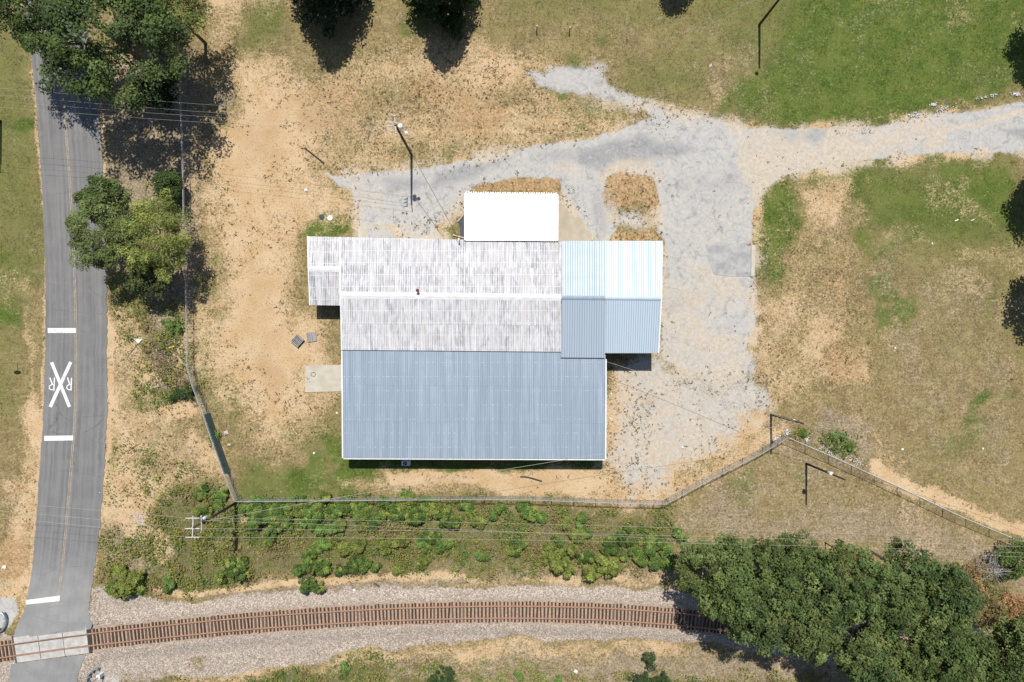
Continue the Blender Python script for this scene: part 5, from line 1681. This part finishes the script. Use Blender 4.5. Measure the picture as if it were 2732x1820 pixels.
# dark little weed tufts dotted over sand and old paving
x, y = sample_pts(260000)
zm = zone_maps(x, y)
cl = sstep(.40, .66, fbm(x, y, 4.0, 71, 4)) * (0.3 + 0.9 * sstep(.4, .6, fbm(x, y, 0.9, 73, 2)))
px, py = w2d(x, y)
prob = (zm['sand'] * 0.55 + zm['orange'] * .25) * (1 - zm['pave']) * cl * (1 - 0.6 * sstep(.75, 1, zm['sand']))
edge = zm['pave'] * np.clip(zm['dust'], 0, 1) * 0.16 * cl ** 2 + ((zm['pave'] > .25) & (zm['pave'] < .75)) * .4 * cl
prob = prob + edge + zm['speck'] * .5 * sstep(.36, .60, fbm(x, y, 1.1, 77, 3)) * (0.35 + 1.0 * sstep(.4, .6, fbm(x, y, 5.0, 79, 3)))
keep = (rng.uniform(size=len(x)) < prob) & on_free_ground(x, y) & (zm['gravel'] < .4)
x, y = x[keep], y[keep]
n = len(x)
big = rng.uniform(size=n) ** 3
t = rng.uniform(size=(n, 1))
col = (t * np.array([0.140, 0.095, 0.050]) + (1 - t) * np.array([0.090, 0.085, 0.036])) * rng.uniform(.6, 1.2, (n, 1))
blades('weed_tufts', x, y, ground_z(x, y), 7, 0.055 + .17 * big, 0.035 + .07 * big, 0.7, col, 'small dark weed tufts dotted over the sandy yard', 'weeds')

# undergrowth of the weedy strip
x, y = sample_pts(620000, -56, 68, -46, 22)
zm = zone_maps(x, y)
cl = fbm(x, y, 1.3, 81, 3)
keep = (rng.uniform(size=len(x)) < np.clip(zm['weed'] * 1.1 + .3 * zm['green'], 0, 1) * (zm['weed'] > .12) * (1 - .7 * zm['sand']) * (0.28 + 1.1 * sstep(.36, .60, cl))) & on_free_ground(x, y) & (zm['gravel'] < .5)
gw = zm['green'][keep]
x, y, cl = x[keep], y[keep], cl[keep]
n = len(x)
z = ground_z(x, y) + rng.uniform(.02, .75, n) * (.12 + .88 * sstep(.36, .66, cl))
kind_ = rng.uniform(size=(n, 1)) * .35 + fbm(x, y, 2.2, 83, 3)[:, None] * .9 - .12 * gw[:, None]
col = np.where(kind_ < .50, np.array([0.120, 0.190, 0.048]), np.where(kind_ < .72, np.array([0.250, 0.262, 0.062]), np.array([0.260, 0.210, 0.100]))) * rng.uniform(.65, 1.3, (n, 1))
nr = unit(rng.normal(size=(n, 3)) * .55 + np.array([0, 0, 1.0]))
ln = rng.uniform(.14, .34, n)
V, F, C = leaf_quads(np.stack([x, y, z], 1), nr, ln, ln * .55, col)
o = link(bpy.data.objects.new('undergrowth', np_mesh('undergrowth', V, F, M['leaf'], C)))
tag(o, 'olive and yellow weeds covering the strip between fence and ballast', 'weeds', kind='stuff')

# ballast stones
M['stone'] = simple('ballast_stone', (0.36, 0.335, 0.31), (0.22, 0.20, 0.185), 1.8, 0.95, rand=0.0)
bs = MB().add([(0, 0, .5), (.5, 0, 0), (0, .45, .05), (-.5, .05, 0), (.05, -.48, -.02), (0, 0, -.4)], [(0, 1, 2), (0, 2, 3), (0, 3, 4), (0, 4, 1), (5, 2, 1), (5, 3, 2), (5, 4, 3), (5, 1, 4)])
bv = np.array(bs.v); bf = np.array(bs.f)
x, y = sample_pts(150000, -68, 40, -46, -26)
zm = zone_maps(x, y)
td = np.abs(trk_dist(x, y))
keep = (rng.uniform(size=len(x)) < zm['gravel'] * .42) & (zm['gravel'] > .4) & (td > 1.25) & (td < 7)
px, py = w2d(x, y)
keep &= ~((px > road_x(py, 1) - 3) & (px < road_x(py, 2) + 3))
x, y = x[keep], y[keep]
n = len(x)
sz = rng.uniform(.07, .17, n)
a = rng.uniform(0, 6.28, n)
R3 = np.zeros((n, 3, 3))
R3[:, 0, 0] = np.cos(a); R3[:, 0, 1] = -np.sin(a); R3[:, 1, 0] = np.sin(a); R3[:, 1, 1] = np.cos(a); R3[:, 2, 2] = 1
V = np.einsum('nij,kj->nki', R3, bv) * (sz[:, None, None] * rng.uniform(.7, 1.2, (n, 1, 3))) + np.stack([x, y, ground_z(x, y) + sz * .15], 1)[:, None, :]
F = (np.arange(n)[:, None, None] * len(bv) + bf[None]).reshape(-1, 3)
t = rng.uniform(size=(n, 1))
C = np.repeat((t * np.array([0.53, 0.46, 0.395]) + (1 - t) * np.array([0.22, 0.185, 0.155])), len(bv), axis=0)
M['pebble'] = (lambda b: b.done(b.bsdf(b.attr('col', False), 0.95, 0, .2)))(NB('loose_stone'))
o = link(bpy.data.objects.new('ballast_stones', np_mesh('ballast_stones', V.reshape(-1, 3), F, M['pebble'], C)))
tag(o, 'loose crushed stones scattered along the railway bed', 'stones', kind='stuff')


def rubble(label, spots, n, s0, s1, c0, c1, name='rubble'):
    Vs, Fs, Cs = [], [], []
    for k in range(n):
        sx, sy, r1, r2, an = spots[rng.integers(len(spots))]
        u, v = rng.normal(0, .5, 2)
        q = S(sx + math.cos(an) * u * r1 - math.sin(an) * v * r2, sy + math.sin(an) * u * r1 + math.cos(an) * v * r2)
        sz_ = rng.uniform(s0, s1)
        an2 = rng.uniform(0, 6.28)
        rot = np.array([[math.cos(an2), -math.sin(an2), 0], [math.sin(an2), math.cos(an2), 0], [0, 0, 1]])
        vv = (bv * rng.uniform(.6, 1.3, 3)) @ rot.T * sz_ + np.array([q[0], q[1], .04 + rng.uniform(0, .08)])
        Fs.append(bf + 6 * k); Vs.append(vv)
        t = rng.uniform()
        Cs.append(np.tile(np.array(c0) * t + np.array(c1) * (1 - t), (6, 1)))
    o = link(bpy.data.objects.new(name, np_mesh(name, np.concatenate(Vs), np.concatenate(Fs), M['pebble'], np.concatenate(Cs))))
    return tag(o, label, 'rubble', kind='stuff')


rubble('white broken rubble along the upper edge of the drive', [(2032 + 1345 / 3.267, 1005 / 3.267, 24, 8, -.42), (2032 + 1590 / 3.267, 945 / 3.267, 24, 8, -.42), (2032 + 1980 / 3.267, 845 / 3.267, 28, 6, -.25), (2032 + 1490 / 3.267, 915 / 3.267, 10, 4, -.3), (2032 + 2210 / 3.267, 825 / 3.267, 14, 5, .1)], 170, .12, .32, (.62, .62, .63), (.4, .4, .4))
rubble('white litter and rubble heap along the field fence corner', [(2032 + 540 / 3.267, 900 + 980 / 3.267, 22, 10, .5), (2032 + 620 / 3.267, 900 + 1020 / 3.267, 18, 7, .5), (2032 + 390 / 3.267, 900 + 890 / 3.267, 7, 8, 0), (2032 + 230 / 3.267, 900 + 820 / 3.267, 5, 9, 0), (2032 + 800 / 3.267, 900 + 1080 / 3.267, 30, 10, .5), (2032 + 130 / 3.267, 900 + 880 / 3.267, 12, 4, -.5)], 190, .1, .26, (.68, .68, .68), (.42, .42, .40))

# ------------------------------------------------------------------ small things
M['pallet'] = simple('weathered_pallet_wood', (0.36, 0.335, 0.33), (0.24, 0.225, 0.225), 3.0, 0.9, stretch=(6, 1, 1), rand=.3)


def pallet(label, px, py, rz, stack=1, solid=False):
    b = S(px, py)
    root = empty('pallet', (b[0], b[1], 0.02), rz)
    tag(root, label, 'pallet', 'pallets on the sand')
    for k in range(stack):
        z = k * .15
        for yy in (-.52, 0, .52):
            MB().box((0, yy, z + .06), (1.2, .09, .09)).build('stringer', M['pallet'], root)
        n = 9 if solid else 7
        for i in range(n):
            x = -.55 + 1.1 * i / (n - 1)
            MB().box((x + rng.normal(0, .006), rng.normal(0, .012), z + .117), (.124 if solid else .10, 1.22 * rng.uniform(.97, 1.03), .022)).build('slat', M['pallet'], root)
    return root


pallet('grey slatted pallet lying skewed on the sand', 795.5, 909, math.radians(-42), 3)
pallet('flat boarded pallet lying level right of the skewed one', 832, 899, math.radians(8), 1, True)
# fallen triangular sign
b = S(362, 920)
sg = empty('fallen_sign', (b[0], b[1], 0.06))
tag(sg, 'grey triangular road sign on a post fallen in the verge', 'sign')
A = [S(*p) - S(362, 920) for p in ((358, 903), (381, 906), (371, 916.5))]
MB().prism([(p[0], p[1]) for p in A][::-1], 0.10, 0.115).build('plate', M['ac_body'], sg)
q = S(338, 955) - S(362, 920)
MB().tube([(S(372, 912) - S(362, 920))[:2].tolist() + [0.07], (q[0], q[1], 0.0)], 0.035, 6).build('sign_post', M['grey_metal'], sg)
# round railway warning sign, standing
b = S(47, 968)
ws = empty('warning_sign', (b[0], b[1], 0))
tag(ws, 'round yellow railway warning sign seen from above on the left verge', 'sign')
M['yellow'] = simple('sign_yellow', (0.62, 0.42, 0.03), (0.55, 0.36, 0.03), 3.0, 0.5)
MB().tube([(0, 0, -.2), (0, 0, 2.9)], .035, 6).build('sign_post', M['grey_metal'], ws)
mb = MB()
n = 24
V = [(math.cos(2 * math.pi * k / n) * .46, yy, 2.5 + math.sin(2 * math.pi * k / n) * .46) for yy in (.04, .07) for k in range(n)]
mb.add(V, [tuple(range(n)), tuple(n + k for k in range(n))[::-1]] + [(k, n + k, n + (k + 1) % n, (k + 1) % n) for k in range(n)])
mb.build('sign_disc', M['yellow'], ws)
mb = MB()
mb.beam((-.3, .075, 2.2), (.3, .075, 2.8), .008, .06).beam((.3, .0765, 2.2), (-.3, .0765, 2.8), .008, .06)
mb.build('cross_stroke', M['black'], ws)


# crossing signals with curved guard rails
M['guard'] = simple('galvanised_guard_rail', (0.40, 0.45, 0.50), (0.30, 0.35, 0.40), 4.0, 0.35, 0.6)


def guard(label, cx, cy, R, a0, a1):
    b = S(cx, cy)
    gz = float(ground_z(np.array([b[0]]), np.array([b[1]]))[0])
    root = empty('guard_rail', (b[0], b[1], gz))
    tag(root, label, 'guard rail', 'curved guard rails at the crossing')
    n = 22
    pr = [(-.04, -.16), (.05, -.1), (-.02, -.02), (-.02, .02), (.05, .1), (-.04, .16)]
    V, F = [], []
    for i in range(n + 1):
        a = math.radians(a0 + (a1 - a0) * i / n)
        for o_, z in pr: V.append((math.cos(a) * (R + o_ * 1.4), math.sin(a) * (R + o_ * 1.4), .58 + z))
        for o_, z in pr[::-1]: V.append((math.cos(a) * (R + o_ * 1.4 - .03), math.sin(a) * (R + o_ * 1.4 - .03), .58 + z))
    m = len(pr) * 2
    for i in range(n):
        for k in range(m): F.append((i * m + k, (i + 1) * m + k, (i + 1) * m + (k + 1) % m, i * m + (k + 1) % m))
    link(bpy.data.objects.new('rail', np_mesh('rail', V, F, M['guard'])), root)
    for i in range(5):
        a = math.radians(a0 + (a1 - a0) * (i + .3) / 4.6)
        MB().box((math.cos(a) * (R - .18), math.sin(a) * (R - .18), .3), (.14, .14, .85), a).build('post', M['guard'], root)


guard('curved steel guard rail at the left edge above the track', -4, 1654, 1.45, 55, -75)
guard('curved steel guard rail at the bottom edge right of the road', 276, 1812, 1.7, 100, 215)


def signal(label, px, py, fac):
    b = S(px, py)
    root = empty('crossing_signal', (b[0], b[1], float(ground_z(np.array([b[0]]), np.array([b[1]]))[0])))
    tag(root, label, 'crossing signal', 'railway crossing signals')
    MB().tube([(0, 0, -.1), (0, 0, 4.2)], .06, 8).build('mast', M['grey_metal'], root)
    MB().box((0.0, 0.0, .45), (.42, .46, 1.1)).build('relay_case', M['ac_body'], root)
    MB().beam((-.6, fac * .08, 3.3), (.6, fac * .08, 4.1), .03, .2).beam((.6, fac * .115, 3.3), (-.6, fac * .115, 4.1), .03, .2).build('crossbuck', M['trim'], root)
    for sx in (-.4, .4):
        o = MB().tube([(sx, fac * .02, 2.7), (sx, fac * .1, 2.7)], .24, 14).build('lamp_shield', M['black'], root)
        MB().tube([(sx, fac * .09, 2.7), (sx, fac * .14, 2.7)], .1, 12).build('lamp', simple('red_lens', (.3, .01, .01), None, 2, .3) if 'red' not in M else M['red'], o)
    MB().beam((-.42, 0, 2.7), (.42, 0, 2.7), .06, .06).build('lamp_bar', M['grey_metal'], root)


M['red'] = simple('red_lens', (.3, .01, .01), (.22, .01, .01), 2.0, .3)
signal('railway crossing signal inside the left edge guard rail', -6, 1652, 1)
signal('railway crossing signal inside the bottom guard rail', 274, 1797, -1)

# lids over the septic tank, on bare soil
for x_, y_, lb in ((858, 579, 'dark round tank lid in the grass north-west of the building'), (881, 582, 'white round tank lid in the grass, right of the dark one')):
    b = S(x_, y_)
    o = MB().disc((0, 0, 0.0), .34, .12, 18, .32).disc((0.0, 0, .12), .1, .03, 10).build('tank_lid', M['ac_body'] if 'white' in lb else M['slate'])
    o.location = (b[0], b[1], .01)
    tag(o, lb, 'lid')


def lying(name, label, cat, pts, r, mat, z=.06):
    b = S(*pts[0])
    o = MB().tube([(S(*p)[0] - b[0], S(*p)[1] - b[1], 0) for p in pts], r, 8).build(name, mat, smooth=False)
    o.location = (b[0], b[1], z)
    return tag(o, label, cat)


lying('black_pipe', 'straight black pipe lying on the sand left of the lamp pole', 'pipe', [(813, 395), (865, 436)], .085, M['black'], .09)
lying('black_hose', 'curved black hose lying on sand south of the lean-to', 'hose', [(1388, 1272), (1402, 1272), (1420, 1276), (1446, 1284)], .09, M['black'], .09)
lying('black_hose', 'thin black hose leaving the shade right of the air conditioner', 'hose', [(1149, 1222), (1153, 1235), (1159, 1247)], .05, M['black'], .06)
M['board'] = simple('pale_board', (0.50, 0.42, 0.30), (0.40, 0.33, 0.23), 4.0, .85)


def board(label, p0, p1, w, mat=None, z=.05, t=.04, name='board', cat='board'):
    a, b = S(*p0), S(*p1)
    o = MB().beam((0, 0, 0), (b[0] - a[0], b[1] - a[1], 0), w, t).build(name, mat or M['board'])
    o.location = (a[0], a[1], z)
    return tag(o, label, cat)


board('pale stick lying in grass right of the lamp pole base', (1202, 398), (1231, 408), .09)
board('long pale board against the north eave left of the canopy', (1209, 627.5), (1242, 636.5), .14, z=.2)
board('short pale post lying on the triangular concrete slab', (1579.5, 627), (1579.5, 642), .12, z=.16)
board('yellow board in the brush pile beside the fence', (453, 928), (468, 924), .16, M['yellow'], z=.3)
board('pale yellow stick at the lower end of the brush pile', (409, 1034), (426, 1030), .12, z=.12)
board('white batten lying in the upper right field', (2547, 590), (2556, 586), .12, M['trim'], z=.06)
board('thin white batten right of the other one in the upper right field', (2590, 589), (2598, 586), .09, M['trim'], z=.06)
board('grey log lying on the ballast edge in the middle', (998, 1555), (1012, 1565), .2, M['bark'], z=.12, t=.16, name='log', cat='log')
board('pale curved branch in the weeds south of the track', (940, 1760), (965, 1736), .09, M['bark_pale'], z=.12, name='branch', cat='branch')
for i, (x_, y_) in enumerate(((1432, 80), (1519, 84))):
    b = S(x_, y_)
    o = MB().box((0, 0, .5), (.12, .12, 1.3)).box((0, 0, 1.17), (.17, .17, .06)).build('stake', M['board'])
    o.location = (b[0], b[1], 0)
    tag(o, ['left', 'right'][i] + ' of two short wooden stakes in the grass at the top', 'stake', 'stakes in the grass')
LIT = [(816.5, 508, .34, 'white sack on the sand above the tank lids'), (1536, 1791, .42, 'white plastic bag in the weeds at the bottom'), (2388, 929, .2, 'white scrap in the middle of the right field'), (2407, 1199, .26, 'white scrap left of a pair in the lower right field'),
       (2622, 1197, .22, 'white scrap at right in the lower right field'), (945, 1574, .26, 'white scrap on the ballast above the track'), (855, 1469, .24, 'white scrap in the weedy strip'), (1895, 177, .35, 'pale bare stone in the upper field'),
       (1821, 1194, .22, 'pale scrap near the yard edge right of the lean-to'), (838, 1209, .26, 'white scrap in grass below the west slab'), (899, 1102, .2, 'white scrap beside the west edge of the lean-to'), (1631, 1050, .16, 'upper white scrap along the east edge of the lean-to'),
       (1630, 1117, .16, 'lower white scrap along the east edge of the lean-to'), (460, 972, .22, 'grey block in the brush pile'), (12, 1513, .4, 'white scrap on orange soil left of the road'), (332, 1571, .25, 'white scrap at the ballast corner right of the road'),
       (266, 1314, .14, 'white scrap on the road shoulder'), (2487, 650, .18, 'white scrap in the upper right field'), (604, 1155, .5, 'pale stone heap at the slanting fence'), (612, 1187, .38, 'lower pale stone at the slanting fence')]
for x_, y_, r, lb in LIT:
    b = S(x_, y_)
    v = bv * np.array([r * rng.uniform(.9, 1.2), r * rng.uniform(.7, 1.1), r * .5])
    th = rng.uniform(0, 3)
    v = np.stack([v[:, 0] * math.cos(th) - v[:, 1] * math.sin(th), v[:, 0] * math.sin(th) + v[:, 1] * math.cos(th), v[:, 2]], 1)
    o = MB().add(v * 1.6, [tuple(f) for f in bf]).build('scrap' if 'scrap' in lb else ('stone' if 'stone' in lb or 'block' in lb else 'bag'), M['concrete'] if ('stone' in lb or 'block' in lb) else M['trim'])
    o.location = (b[0], b[1], float(ground_z(np.array([b[0]]), np.array([b[1]]))[0]) + r * .3)
    tag(o, lb, 'stone' if ('stone' in lb or 'block' in lb) else 'litter')
# brush pile of dead branches inside the fence bend
bp = empty('brush_pile', tuple(S(440, 965)[:2]) + (0.0,))
tag(bp, 'heap of dead grey-brown brush beside the bend of the fence', 'brush pile')
mb = MB()
for k in range(420):
    u = rng.normal(0, 1, 2) * [1.1, 1.7]
    a = rng.uniform(0, 6.28); L = rng.uniform(.3, 1.1)
    h = max(.04, .5 * math.exp(-(u[0] ** 2 / 2.4 + u[1] ** 2 / 6)) * rng.uniform(.3, 1.1))
    mb.tube([(u[0], u[1], h), (u[0] + math.cos(a) * L, u[1] + math.sin(a) * L, max(.03, h + rng.normal(0, .12)))], [.022, .008], 3, False)
tag(mb.build('twigs', simple('dead_brush', (0.16, 0.12, 0.10), (0.09, 0.07, 0.06), 3.0, .95), bp), kind='stuff')
